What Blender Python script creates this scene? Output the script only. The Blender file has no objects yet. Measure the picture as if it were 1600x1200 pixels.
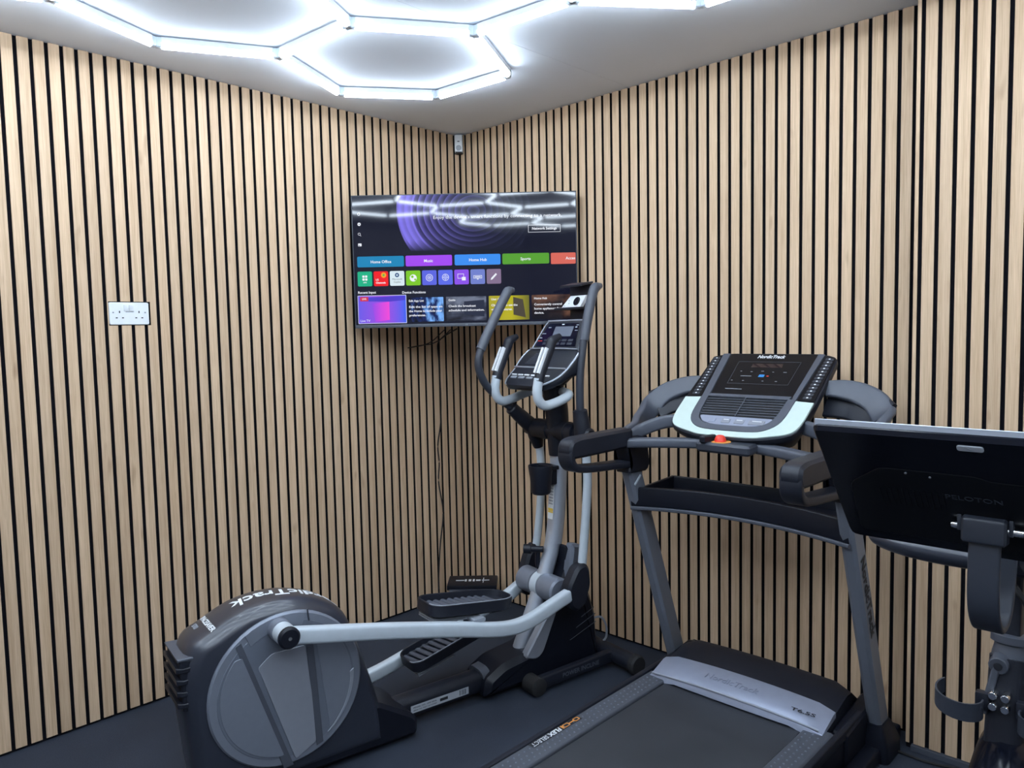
import bpy, bmesh, math, random
from mathutils import Vector, Matrix
random.seed(4)
R = math.radians
SC = bpy.context.scene
COL = SC.collection
# ---------------------------------------------------------------- camera, world, exposure
cam_d = bpy.data.cameras.new('camera'); cam = bpy.data.objects.new('camera', cam_d); COL.objects.link(cam)
cam_d.sensor_width = 36.0; cam_d.lens = 1178.33/1600*36.0; cam_d.clip_start = .02
_f = Vector((.7175842, .6928295, -.0711348)); _r = Vector((.6933663, -.7202830, -.0208705)); _u = Vector((.0656969, .0343461, .9972483))
cam.matrix_world = Matrix(((_r.x, _u.x, -_f.x, -2.83171), (_r.y, _u.y, -_f.y, -3.09695), (_r.z, _u.z, -_f.z, 1.467), (0, 0, 0, 1)))
SC.camera = cam
W_ = bpy.data.worlds.new('world'); SC.world = W_; W_.use_nodes = True
W_.node_tree.nodes['Background'].inputs[0].default_value = (.55, .65, .8, 1); W_.node_tree.nodes['Background'].inputs[1].default_value = .3
SC.view_settings.view_transform = 'Standard'; SC.view_settings.look = 'None'; SC.view_settings.gamma = 1
SC.view_settings.use_curve_mapping = False
SC.view_settings.exposure = 0.0
TUBE_STRENGTH = 38.0
SC.cycles.max_bounces = 8; SC.cycles.diffuse_bounces = 5; SC.cycles.glossy_bounces = 4

# ---------------------------------------------------------------- materials
def nodes(name):
    m = bpy.data.materials.new(name); m.use_nodes = True
    nt = m.node_tree; return m, nt, nt.nodes['Principled BSDF']
def mat(name, col, rough=.5, metal=0., spec=.5, coat=0., bump=None, var=.06, vscale=40., emit=0.):
    m, nt, b = nodes(name); N = nt.nodes.new; L = nt.links.new
    b.inputs['Roughness'].default_value = rough; b.inputs['Metallic'].default_value = metal
    b.inputs['Specular IOR Level'].default_value = spec
    if coat: b.inputs['Coat Weight'].default_value = coat; b.inputs['Coat Roughness'].default_value = .08
    tc = N('ShaderNodeTexCoord')
    nz = N('ShaderNodeTexNoise'); nz.inputs['Scale'].default_value = vscale; nz.inputs['Detail'].default_value = 4
    L(tc.outputs['Object'], nz.inputs['Vector'])
    mx = N('ShaderNodeMix'); mx.data_type = 'RGBA'
    mx.inputs[6].default_value = (*[c*(1-var) for c in col], 1); mx.inputs[7].default_value = (*[min(1, c*(1+var)) for c in col], 1)
    L(nz.outputs['Fac'], mx.inputs[0]); L(mx.outputs[2], b.inputs['Base Color'])
    if emit:
        L(mx.outputs[2], b.inputs['Emission Color']); b.inputs['Emission Strength'].default_value = emit
    if bump:
        n2 = N('ShaderNodeTexNoise'); n2.inputs['Scale'].default_value = bump[0]; n2.inputs['Detail'].default_value = 3
        L(tc.outputs['Object'], n2.inputs['Vector'])
        bp = N('ShaderNodeBump'); bp.inputs['Strength'].default_value = bump[1]; bp.inputs['Distance'].default_value = .002
        L(n2.outputs['Fac'], bp.inputs['Height']); L(bp.outputs['Normal'], b.inputs['Normal'])
    return m
def wood():
    m, nt, b = nodes('oak_veneer'); N = nt.nodes.new; L = nt.links.new
    tc = N('ShaderNodeTexCoord'); oi = N('ShaderNodeObjectInfo')
    off = N('ShaderNodeVectorMath'); off.operation = 'SCALE'; off.inputs[0].default_value = (13.7, 29.1, 7.3); L(oi.outputs['Random'], off.inputs['Scale'])
    ad = N('ShaderNodeVectorMath'); ad.operation = 'ADD'; L(tc.outputs['Object'], ad.inputs[0]); L(off.outputs[0], ad.inputs[1])
    def noise(sc, det):
        mp = N('ShaderNodeMapping'); mp.inputs['Scale'].default_value = sc; L(ad.outputs[0], mp.inputs['Vector'])
        n = N('ShaderNodeTexNoise'); n.inputs['Scale'].default_value = 1; n.inputs['Detail'].default_value = det; L(mp.outputs[0], n.inputs['Vector']); return n
    fine = noise((420, 420, 9), 5); band = noise((60, 60, 1.1), 2); knot = noise((26, 26, 7), 1)
    r1 = N('ShaderNodeValToRGB'); r1.color_ramp.elements[0].position = .3; r1.color_ramp.elements[1].position = .72
    r1.color_ramp.elements[0].color = (.40, .262, .158, 1); r1.color_ramp.elements[1].color = (.72, .53, .36, 1)
    L(fine.outputs['Fac'], r1.inputs[0])
    r2 = N('ShaderNodeValToRGB'); r2.color_ramp.elements[0].color = (.485, .328, .200, 1); r2.color_ramp.elements[1].color = (.695, .508, .345, 1)
    r2.color_ramp.elements[0].position = .3; r2.color_ramp.elements[1].position = .7
    L(band.outputs['Fac'], r2.inputs[0])
    mx = N('ShaderNodeMix'); mx.data_type = 'RGBA'; mx.inputs[0].default_value = .5; L(r1.outputs[0], mx.inputs[6]); L(r2.outputs[0], mx.inputs[7])
    kr = N('ShaderNodeValToRGB'); kr.color_ramp.elements[0].position = .15; kr.color_ramp.elements[0].color = (.7, .66, .62, 1); kr.color_ramp.elements[1].position = .3; kr.color_ramp.elements[1].color = (1, 1, 1, 1)
    L(knot.outputs['Fac'], kr.inputs[0])
    mk = N('ShaderNodeMix'); mk.data_type = 'RGBA'; mk.blend_type = 'MULTIPLY'; mk.inputs[0].default_value = 1; L(mx.outputs[2], mk.inputs[6]); L(kr.outputs[0], mk.inputs[7])
    hs = N('ShaderNodeHueSaturation'); L(mk.outputs[2], hs.inputs['Color'])
    mr = N('ShaderNodeMapRange'); mr.inputs['To Min'].default_value = .92; mr.inputs['To Max'].default_value = 1.07; L(oi.outputs['Random'], mr.inputs[0]); L(mr.outputs[0], hs.inputs['Value'])
    L(hs.outputs[0], b.inputs['Base Color']); b.inputs['Roughness'].default_value = .55; b.inputs['Specular IOR Level'].default_value = .35
    bp = N('ShaderNodeBump'); bp.inputs['Strength'].default_value = .25; bp.inputs['Distance'].default_value = .0006; L(fine.outputs['Fac'], bp.inputs['Height']); L(bp.outputs[0], b.inputs['Normal'])
    return m
def rubber_floor():
    m, nt, b = nodes('rubber_matting'); N = nt.nodes.new; L = nt.links.new
    tc = N('ShaderNodeTexCoord')
    n1 = N('ShaderNodeTexNoise'); n1.inputs['Scale'].default_value = 420; n1.inputs['Detail'].default_value = 2; L(tc.outputs['Object'], n1.inputs['Vector'])
    n2 = N('ShaderNodeTexNoise'); n2.inputs['Scale'].default_value = 3; n2.inputs['Detail'].default_value = 6; L(tc.outputs['Object'], n2.inputs['Vector'])
    r = N('ShaderNodeValToRGB'); r.color_ramp.elements[0].position = .35; r.color_ramp.elements[0].color = (.014, .019, .031, 1); r.color_ramp.elements[1].position = .75; r.color_ramp.elements[1].color = (.044, .056, .086, 1)
    L(n1.outputs['Fac'], r.inputs[0])
    mx = N('ShaderNodeMix'); mx.data_type = 'RGBA'; mx.blend_type = 'MULTIPLY'; mx.inputs[0].default_value = .6
    r2 = N('ShaderNodeValToRGB'); r2.color_ramp.elements[0].position = .3; r2.color_ramp.elements[0].color = (.55, .55, .55, 1); r2.color_ramp.elements[1].position = .7
    L(n2.outputs['Fac'], r2.inputs[0]); L(r.outputs[0], mx.inputs[6]); L(r2.outputs[0], mx.inputs[7]); L(mx.outputs[2], b.inputs['Base Color'])
    b.inputs['Roughness'].default_value = .72; b.inputs['Specular IOR Level'].default_value = .4
    bp = N('ShaderNodeBump'); bp.inputs['Strength'].default_value = .5; bp.inputs['Distance'].default_value = .002; L(n1.outputs['Fac'], bp.inputs['Height']); L(bp.outputs[0], b.inputs['Normal'])
    return m
def emitter(name, col, s):
    m = bpy.data.materials.new(name); m.use_nodes = True; nt = m.node_tree; nt.nodes.clear()
    e = nt.nodes.new('ShaderNodeEmission'); e.inputs[0].default_value = (*col, 1); e.inputs[1].default_value = s
    o = nt.nodes.new('ShaderNodeOutputMaterial'); nt.links.new(e.outputs[0], o.inputs[0]); return m
def srgb(h):
    return tuple((c/12.92 if c <= .04045 else ((c+.055)/1.055)**2.4) for c in [int(h[i:i+2], 16)/255 for i in (0, 2, 4)])
def screen_mat(name, col=None, build=None, rough=.05, spec=.4):
    """a lit display pixel area under glossy glass: black base, coloured emission"""
    m, nt, b = nodes(name); b.inputs['Base Color'].default_value = (.004, .004, .006, 1)
    b.inputs['Roughness'].default_value = rough; b.inputs['Specular IOR Level'].default_value = spec
    b.inputs['Emission Strength'].default_value = 1
    if build: nt.links.new(build(nt), b.inputs['Emission Color'])
    else: b.inputs['Emission Color'].default_value = (*col, 1)
    return m

M = {}
M['wood'] = wood(); M['floor'] = rubber_floor()
M['core'] = mat('dark_fibreboard', (.010, .009, .010), .8, spec=.2)
M['felt'] = mat('black_felt', (.006, .006, .009), .95, spec=.15, bump=(300, .4))
M['ceiling'] = mat('matt_ceiling_paint', (.80, .85, .93), .9, spec=.2, bump=(60, .08), var=.02, vscale=6)
M['paint'] = mat('pale_wall_paint', (.30, .29, .29), .85, spec=.25, var=.03, vscale=4)
M['shroud'] = mat('shroud_plastic', (.024, .028, .042), .30, spec=.6, coat=.35, bump=(500, .05))
M['black'] = mat('black_plastic', (.006, .0075, .014), .42, spec=.32, bump=(500, .12))
M['black2'] = mat('soft_black_plastic', (.010, .012, .020), .45, spec=.38, bump=(500, .15))
M['char'] = mat('charcoal_plastic', (.028, .033, .047), .42, bump=(500, .1))
M['char2'] = mat('slate_plastic', (.066, .074, .096), .42, bump=(500, .1))
M['gloss'] = mat('gloss_black', (.004, .005, .010), .16, spec=.22)
M['dull'] = mat('display_black', (.005, .0055, .008), .28, spec=.2)
M['disc'] = mat('slate_metallic', (.19, .21, .26), .38, metal=.25, bump=(700, .08))
M['disc2'] = mat('pale_slate_metallic', (.28, .30, .35), .36, metal=.3, bump=(700, .08))
M['disc3'] = mat('mid_slate_metallic', (.15, .17, .215), .38, metal=.25, bump=(700, .08))
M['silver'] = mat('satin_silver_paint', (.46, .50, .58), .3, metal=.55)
M['arm'] = mat('pale_grey_paint', (.50, .56, .62), .32, coat=.2)
M['hood'] = mat('silver_blue_trim', (.31, .34, .44), .34, metal=.35)
M['tonal'] = mat('tonal_print', (.27, .30, .39), .4, metal=.3)
M['upr'] = mat('graphite_paint', (.135, .15, .185), .38, coat=.1)
M['mint'] = mat('pale_mint_plastic', (.50, .60, .565), .5)
M['chrome'] = mat('chrome', (.8, .8, .82), .14, metal=1)
M['white'] = mat('white_plastic', (.74, .77, .80), .4)
M['grey'] = mat('mid_grey_plastic', (.24, .26, .30), .45)
M['rubber'] = mat('black_rubber', (.012, .012, .014), .75, bump=(300, .3))
M['belt'] = mat('treadmill_belt', (.034, .037, .045), .5, bump=(900, .5), var=.35, vscale=5)
M['rail'] = mat('side_rail_plastic', (.065, .072, .09), .5, bump=(500, .2))
M['print'] = mat('white_print', (.75, .78, .82), .6)
M['dprint'] = mat('dark_print', (.012, .014, .02), .5)
M['gprint'] = mat('grey_print', (.30, .33, .38), .5)
M['orange'] = mat('orange_print', (.75, .30, .06), .5)
M['red'] = mat('red_plastic', (.72, .04, .02), .4)
M['yellow'] = mat('yellow_print', (.8, .55, .08), .5)
M['label'] = mat('silver_label', (.42, .45, .50), .5)
M['tube'] = emitter('lit_tube_diffuser', (.76, .88, 1.0), TUBE_STRENGTH)
M['clear'] = mat('clear_connector', (.55, .62, .70), .2)

# ---------------------------------------------------------------- geometry helpers
def V(*a): return Vector(a)
def cr(pts, m=6, closed=False):
    P = [Vector(p) for p in pts]; n = len(P); out = []
    for i in range(n if closed else n-1):
        p1, p2 = P[i], P[(i+1) % n]
        p0 = P[i-1] if (i or closed) else p1*2-p2
        p3 = P[(i+2) % n] if (closed or i+2 < n) else p2*2-p1
        for k in range(m):
            t = k/m
            out.append(.5*((2*p1)+(p2-p0)*t+(2*p0-5*p1+4*p2-p3)*t*t+(3*p1-p0-3*p2+p3)*t**3))
    if not closed: out.append(P[-1])
    return out
def circ(r, n=14, ry=None): return [(r*math.cos(2*math.pi*i/n), (ry or r)*math.sin(2*math.pi*i/n)) for i in range(n)]
def rrect(w, h, r, n=3):
    o = []
    for cx, cy, a in ((w/2-r, h/2-r, 0), (-w/2+r, h/2-r, 90), (-w/2+r, -h/2+r, 180), (w/2-r, -h/2+r, 270)):
        for k in range(n+1): o.append((cx+r*math.cos(R(a+90*k/n)), cy+r*math.sin(R(a+90*k/n))))
    return o
def rings(bm, rs, caps=True, closed=False):
    vs = [[bm.verts.new(p) for p in r] for r in rs]; n = len(vs[0])
    for i in range(len(vs)-(0 if closed else 1)):
        a, b = vs[i], vs[(i+1) % len(vs)]
        for k in range(n): bm.faces.new((a[k], a[(k+1) % n], b[(k+1) % n], b[k]))
    if caps and not closed:
        bm.faces.new(list(reversed(vs[0]))); bm.faces.new(vs[-1])
def sweep(bm, pts, prof, up=(0, 0, 1), sc=None, closed=False):
    P = [Vector(p) for p in pts]; n = len(P); rs = []; up = Vector(up)
    for i, p in enumerate(P):
        a = P[i-1] if (i or closed) else p; b = P[(i+1) % n] if (closed or i+1 < n) else p
        t = (b-a).normalized(); s = up.cross(t)
        if s.length < 1e-4: s = Vector((1, 0, 0)).cross(t)
        s.normalize(); u = t.cross(s)
        k = 1 if sc is None else (sc[i] if isinstance(sc, (list, tuple)) else sc(i/(n-1)))
        rs.append([p+s*(x*k)+u*(y*k) for x, y in prof])
    rings(bm, rs, closed=closed)
def tube(bm, pts, r, n=12, up=(0, 0, 1), sc=None, smooth=6, closed=False):
    sweep(bm, cr(pts, smooth, closed) if smooth > 1 else pts, circ(r, n), up, sc, closed)
def rod(bm, p, q, prof, n=20):
    """turned shape on the axis p->q; prof = [(distance fraction, radius)]"""
    p, q = Vector(p), Vector(q); t = (q-p).normalized(); s = t.orthogonal().normalized(); u = t.cross(s)
    rings(bm, [[p+(q-p)*f+s*(r*math.cos(2*math.pi*k/n))+u*(r*math.sin(2*math.pi*k/n)) for k in range(n)] for f, r in prof])
def cyl(bm, p, q, r, n=20, e=.12): rod(bm, p, q, [(0, r*(1-e)), (.04, r), (.96, r), (1, r*(1-e))], n)
def box(bm, c, s, rot=None, bev=0.):
    mt = Matrix.Translation(Vector(c)) @ (rot if rot else Matrix.Identity(4)) @ Matrix.Diagonal((*s, 1))
    r = bmesh.ops.create_cube(bm, size=1, matrix=mt)
    if bev:
        es = list({e for v in r['verts'] for e in v.link_edges})
        bmesh.ops.bevel(bm, geom=es, offset=bev, segments=2, profile=.6, affect='EDGES')
def poly_inset(pts, d):
    n = len(pts); A = sum(pts[i][0]*pts[(i+1) % n][1]-pts[(i+1) % n][0]*pts[i][1] for i in range(n)); s = 1 if A > 0 else -1; o = []
    for i in range(n):
        p = Vector(pts[i]); e1 = (p-Vector(pts[i-1])); e2 = (Vector(pts[(i+1) % n])-p)
        if e1.length < 1e-7: e1 = e2
        if e2.length < 1e-7: e2 = e1
        e1.normalize(); e2.normalize()
        n1 = Vector((-e1.y, e1.x))*s; n2 = Vector((-e2.y, e2.x))*s; m = n1+n2
        if m.length < 1e-5: m = n1
        m.normalize(); k = d/max(.35, m.dot(n1)); o.append((p.x+m.x*k, p.y+m.y*k))
    return o
def prism(bm, pts, lo, hi, fn, bev=0.):
    """extrude the 2-D polygon pts between depths lo and hi; fn(a,b,depth) -> point"""
    if bev:
        ins = poly_inset(pts, bev); sg = 1 if hi > lo else -1
        st = [(ins, lo), (pts, lo+bev*sg), (pts, hi-bev*sg), (ins, hi)]
    else: st = [(pts, lo), (pts, hi)]
    rings(bm, [[Vector(fn(a, b, d)) for a, b in pp] for pp, d in st])
XZ = lambda a, b, d: (a, d, b)
XY = lambda a, b, d: (a, b, d)
YZ = lambda a, b, d: (d, a, b)
def rpoly(pts, r, n=3):
    o = []; N_ = len(pts); rr = r if isinstance(r, (list, tuple)) else [r]*N_
    for i in range(N_):
        p = Vector(pts[i]); a = Vector(pts[i-1])-p; b = Vector(pts[(i+1) % N_])-p
        d = min(rr[i], a.length*.45, b.length*.45)
        if d < 1e-5: o.append(tuple(p)); continue
        a = p+a.normalized()*d; b = p+b.normalized()*d
        for k in range(n+1):
            t = k/n; q = a*(1-t)**2+p*2*t*(1-t)+b*t*t; o.append((q.x, q.y))
    return o
def obj(name, bm, m, parent=None, smooth=True, ang=35):
    bmesh.ops.recalc_face_normals(bm, faces=bm.faces)
    me = bpy.data.meshes.new(name); bm.to_mesh(me); bm.free(); me.materials.append(m)
    if smooth:
        for p in me.polygons: p.use_smooth = True
        me.set_sharp_from_angle(angle=R(ang))
    o = bpy.data.objects.new(name, me); COL.objects.link(o)
    if parent: o.parent = parent
    return o
class B:
    """with B('name', material, parent) as bm: ..."""
    def __init__(s, *a, **k): s.a, s.k = a, k
    def __enter__(s): s.bm = bmesh.new(); return s.bm
    def __exit__(s, *e):
        if e[0] is None: s.o = obj(s.a[0], s.bm, *s.a[1:], **s.k)
def tag(o, label, cat, group=None):
    o['label'] = label; o['category'] = cat
    if group: o['group'] = group
    return o
def thing(name, label, cat, loc=(0, 0, 0), rotz=0., group=None):
    o = bpy.data.objects.new(name, None); COL.objects.link(o); o.empty_display_size = .1
    o.location = loc; o.rotation_euler = (0, 0, rotz); return tag(o, label, cat, group)
def struct(name, bm, m, parent=None):
    o = obj(name, bm, m, parent, smooth=False); o['kind'] = 'structure'; return o
def frame(o, x, y):
    """matrix with right x, up y, normal x cross y at o"""
    x = Vector(x).normalized(); z = x.cross(Vector(y)).normalized(); y = z.cross(x)
    return Matrix(((x.x, y.x, z.x, o[0]), (x.y, y.y, z.y, o[1]), (x.z, y.z, z.z, o[2]), (0, 0, 0, 1)))
def text(s, size, mt, m, parent, name='lettering', ex=.0004, bold=0., shear=0., align='CENTER', warp=None, width=None):
    cu = bpy.data.curves.new('t', 'FONT'); cu.body = s; cu.size = size; cu.extrude = ex; cu.offset = bold; cu.shear = shear
    cu.align_x = align; cu.align_y = 'CENTER'; cu.resolution_u = 2
    t = bpy.data.objects.new('t', cu); COL.objects.link(t)
    dg = bpy.context.evaluated_depsgraph_get(); me = bpy.data.meshes.new_from_object(t.evaluated_get(dg))
    bpy.data.objects.remove(t); bpy.data.curves.remove(cu)
    if width and me.vertices:
        xs = [v.co.x for v in me.vertices]; k = width/(max(xs)-min(xs))
        for v in me.vertices: v.co.x *= k
    for v in me.vertices: v.co = warp(v.co) if warp else mt @ v.co
    me.materials.clear(); me.materials.append(m); me.name = name
    o = bpy.data.objects.new(name, me); COL.objects.link(o); o.parent = parent; return o

# ================================================================= ROOM
P = .0485            # slat pitch
SW, SD = .0360, .011 # slat width, slat thickness
ZC = 2.5256; ZB = .012
XL, YB = -4.25, -4.75
bm = bmesh.new(); box(bm, (XL/2+.05, YB/2+.05, -.05), (-XL+.3, -YB+.3, .1)); floor = struct('floor', bm, M['floor'])
bm = bmesh.new(); box(bm, (XL/2+.05, YB/2+.05, ZC+.057), (-XL+.3, -YB+.3, .09)); ceiling = struct('ceiling', bm, M['ceiling'])
# plasterboard sheets with a fine open joint between them
for y0, y1 in ((.08, -1.1185), (-1.1205, -2.34), (-2.342, -3.56), (-3.562, YB-.05)):
    bm = bmesh.new(); box(bm, (XL/2+.03, (y0+y1)/2, ZC+.006), (-XL+.14, abs(y1-y0), .012)); struct('ceiling_board', bm, M['ceiling'], ceiling)
bm = bmesh.new(); box(bm, (XL/2, SD+.02, ZC/2), (-XL+.02, .04, ZC)); wall_left = struct('wall_left', bm, M['felt'])
bm = bmesh.new(); box(bm, (SD+.02, -1.16, ZC/2), (.04, 2.36, ZC)); wall_right = struct('wall_right', bm, M['felt'])
PX = -.10; PY = -2.312
bm = bmesh.new(); box(bm, ((PX+SD+.05)/2, (PY+YB)/2, ZC/2), (.05-PX-SD, PY-YB, ZC)); wall_front = struct('wall_front', bm, M['felt'])
bm = bmesh.new(); box(bm, (XL-.05, YB/2, ZC/2), (.1, -YB+.2, ZC)); struct('wall_side', bm, M['paint'])
bm = bmesh.new(); box(bm, (XL/2, YB-.05, ZC/2), (-XL+.2, .1, ZC)); struct('wall_back', bm, M['paint'])
def slat_mesh(w, z0, z1, holes=None):
    """upright slat, front at y=0 facing -y, running back to y=SD; local origin at its centre line on z=0"""
    b_ = bmesh.new(); c = .0012
    def bar(x0, x1, a, b):
        pr = [(x0, SD), (x1, SD), (x1, c), (x1-c, 0), (x0+c, 0), (x0, c)]
        prism(b_, pr, a, b, XY)
    if holes is None: bar(-w/2, w/2, z0, z1)
    else:
        h0, h1, ha, hb = holes
        bar(-w/2, w/2, z0, ha); bar(-w/2, w/2, hb, z1)
        if h0 > -w/2+.002: bar(-w/2, h0, ha, hb)
        if h1 < w/2-.002: bar(h1, w/2, ha, hb)
    bmesh.ops.recalc_face_normals(b_, faces=b_.faces)
    me = bpy.data.meshes.new('slat'); b_.to_mesh(me); b_.free(); me.materials.append(M['wood']); me.materials.append(M['core'])
    for f in me.polygons:
        if f.normal.y > -.3: f.material_index = 1
    return me
me0 = slat_mesh(SW, ZB, ZC-.001)
def slat(me, loc, rz, parent):
    o = bpy.data.objects.new('slat', me); COL.objects.link(o); o.location = loc; o.rotation_euler = (0, 0, rz); o.parent = parent
SOCK = (-1.8205, -1.6675, 1.5165, 1.6080)
oL = .7626
w0 = oL*P-(P-SW)/2
slat(slat_mesh(w0-.002, ZB, ZC-.001), (-w0/2-.001, 0, 0), 0, wall_left)
for k in range(86):
    xc = -(oL+k+.5)*P
    h = None
    if xc+SW/2 > SOCK[0] and xc-SW/2 < SOCK[1]:
        h = (max(-SW/2, SOCK[0]-xc), min(SW/2, SOCK[1]-xc), SOCK[2], SOCK[3])
    slat(me0 if h is None else slat_mesh(SW, ZB, ZC-.001, h), (xc, 0, 0), 0, wall_left)
oR = .9994
w0 = oR*P-(P-SW)/2
slat(slat_mesh(w0-SD-.001, ZB, ZC-.001), (0, -(w0+SD)/2, 0), R(-90), wall_right)
for k in range(46): slat(me0, (0, -(oR+k+.5)*P, 0), R(-90), wall_right)
# raised section at the right: thin edge strip, then full slats
me1 = slat_mesh(SW, .022, ZC-.001)
slat(slat_mesh(.012, .022, ZC-.001), (PX, PY-.007, 0), R(-90), wall_front)
for k in range(50): slat(me1, (PX, -2.3305-P*(k+.5)-.0008, 0), R(-90), wall_front)
bm = bmesh.new(); box(bm, (PX-.001, (PY-.02+YB)/2, .010), (.02, PY-.02-YB, .018)); b_ = struct('baseboard_front', bm, M['char2'])
# ================================================================= CEILING LIGHT
S = .43224; HX, HY = -.9573, -.7152
FIX = {}
for ang, q in ((-90, (-.964, -1.149)), (-30, (-.568, -.929)), (30, (-.602, -.524)), (90, (-.941, -.277)), (150, (-1.348, -.502)), (210, (-1.321, -.914))):
    FIX[(round(HX+S*math.cos(R(ang)), 2), round(HY+S*math.sin(R(ang)), 2))] = q
for p_, q in (((HX-S*math.cos(R(30))*2, HY+S), (-1.72, -.312)), ((HX-S*math.cos(R(30))*3, HY+S/2), (-2.089, -.474)), ((HX, HY-2*S), (-.922, -1.553)), ((HX+S*math.cos(R(30)), HY-2.5*S), (-.595, -1.815))):
    FIX[(round(p_[0], 2), round(p_[1], 2))] = q
def fix(x, y):
    k = (round(x, 2), round(y, 2))
    for a in (k, (k[0]+.01, k[1]), (k[0]-.01, k[1]), (k[0], k[1]+.01), (k[0], k[1]-.01)):
        if a in FIX: return FIX[a]
    return (x, y)
light = thing('hexagon_ceiling_light', 'white lit LED tube grid of joined hexagons fixed to the ceiling', 'light', (HX, HY, ZC))
verts, edges = {}, set()
for row in range(6):
    for i in range(4 if row % 2 == 0 else 3):
        cx = HX-i*S*math.sqrt(3)-(S*math.sqrt(3)/2 if row % 2 else 0); cy = HY-row*1.5*S; ks = []
        for a in range(6):
            x, y = cx+S*math.cos(R(-90+60*a)), cy+S*math.sin(R(-90+60*a))
            key = next((k for k in verts if abs(verts[k][2]-x)+abs(verts[k][3]-y) < .02), None)
            if key is None: key = len(verts); verts[key] = (*fix(x, y), x, y)
            ks.append(key)
        for a in range(6): edges.add(tuple(sorted((ks[a], ks[(a+1) % 6]))))
nb = {k: [] for k in verts}
ZH = -.026    # underside of the housing
for a, b in sorted(edges):
    pa, pb = V(verts[a][0]-HX, verts[a][1]-HY, 0), V(verts[b][0]-HX, verts[b][1]-HY, 0); d = (pb-pa).normalized()
    nb[a].append(d); nb[b].append(-d)
    p, q = pa+d*.022, pb-d*.022
    with B('tube_housing', M['white'], light) as bm:
        sweep(bm, [p+V(0, 0, ZH/2-.002), q+V(0, 0, ZH/2-.002)], rrect(.0235, -ZH-.004, .002, 1))
    with B('light_tube', M['tube'], light) as bm:
        pr = [(.0124*math.cos(R(180*k/8)), .0005-.0185*math.sin(R(180*k/8))) for k in range(9)]
        sweep(bm, [p+V(0, 0, ZH), q+V(0, 0, ZH)], pr)
for k, ds in nb.items():
    if not ds: continue
    with B('connector', M['clear'], light) as bm:
        for d in ds:
            c0 = V(verts[k][0]-HX, verts[k][1]-HY, -.022)
            sweep(bm, [c0, c0+d*.0215], rrect(.022, .036, .003, 1))
# ================================================================= SOCKET, SENSOR
sk = thing('wall_socket', 'white double wall socket with two switches set into the slats', 'socket', (-1.7475, .0, 1.562))
with B('faceplate', M['white'], sk) as bm: prism(bm, rrect(.145, .0855, .006), .009, -.003, XZ, .0015)
with B('back_box', M['felt'], sk) as bm: box(bm, (0, .0095, 0), (.150, .002, .0895))
for sx in (-.0135, .0055):
    with B('switch', M['white'], sk) as bm: box(bm, (sx+.002, -.0045, .0215), (.0155, .005, .024), Matrix.Rotation(R(6), 4, 'X'), .001)
for sx in (-.0355, .0355):
    for px_, pz, w, h in ((0, .006, .004, .0085), (-.0112, -.0165, .0068, .004), (.0112, -.0165, .0068, .004)):
        with B('pin_hole', M['dprint'], sk) as bm: box(bm, (sx+px_, -.003, pz), (w, .0012, h))
for sx in (-.0585, .0585):
    with B('screw', M['grey'], sk) as bm: cyl(bm, (sx, -.0025, .004), (sx, -.0042, .004), .003, 10)
text('MASTER SOCKET', .004, frame((.002, -.0032, .006), (1, 0, 0), (0, 0, 1)), M['gprint'], sk, width=.03)
sn = thing('motion_sensor', 'small white motion sensor high in the corner under the ceiling', 'sensor', (-.034, -.034, 2.47), R(-45))
with B('casing', M['white'], sn) as bm: prism(bm, rpoly([(-.021, -.042), (.021, -.042), (.021, .048), (-.021, .048)], .006), .03, -.016, XZ, .004)
with B('back_plate', M['black'], sn) as bm: box(bm, (.002, .032, .003), (.05, .012, .1), None, .002)
with B('lens', M['label'], sn) as bm: rod(bm, (0, -.0155, -.022), (0, -.0225, -.022), [(0, .015), (.5, .0125), (1, .006)], 14)
with B('indicator', M['dprint'], sn) as bm: box(bm, (0, -.0165, .012), (.012, .002, .004))
with B('lower_lip', M['black'], sn) as bm: box(bm, (0, .003, -.044), (.036, .034, .006), None, .002)

# ================================================================= TELEVISION
TA, TT = -.8069, .0077
tvr = thing('television', 'black flat screen television across the corner showing a smart menu', 'television', (-.4077, -.4675, 1.7993), TA)
tvr.rotation_euler = (TT, 0, TA); tvr.scale = (1, 1, 1.0123)
TW, TH = 1.05, .61
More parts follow.
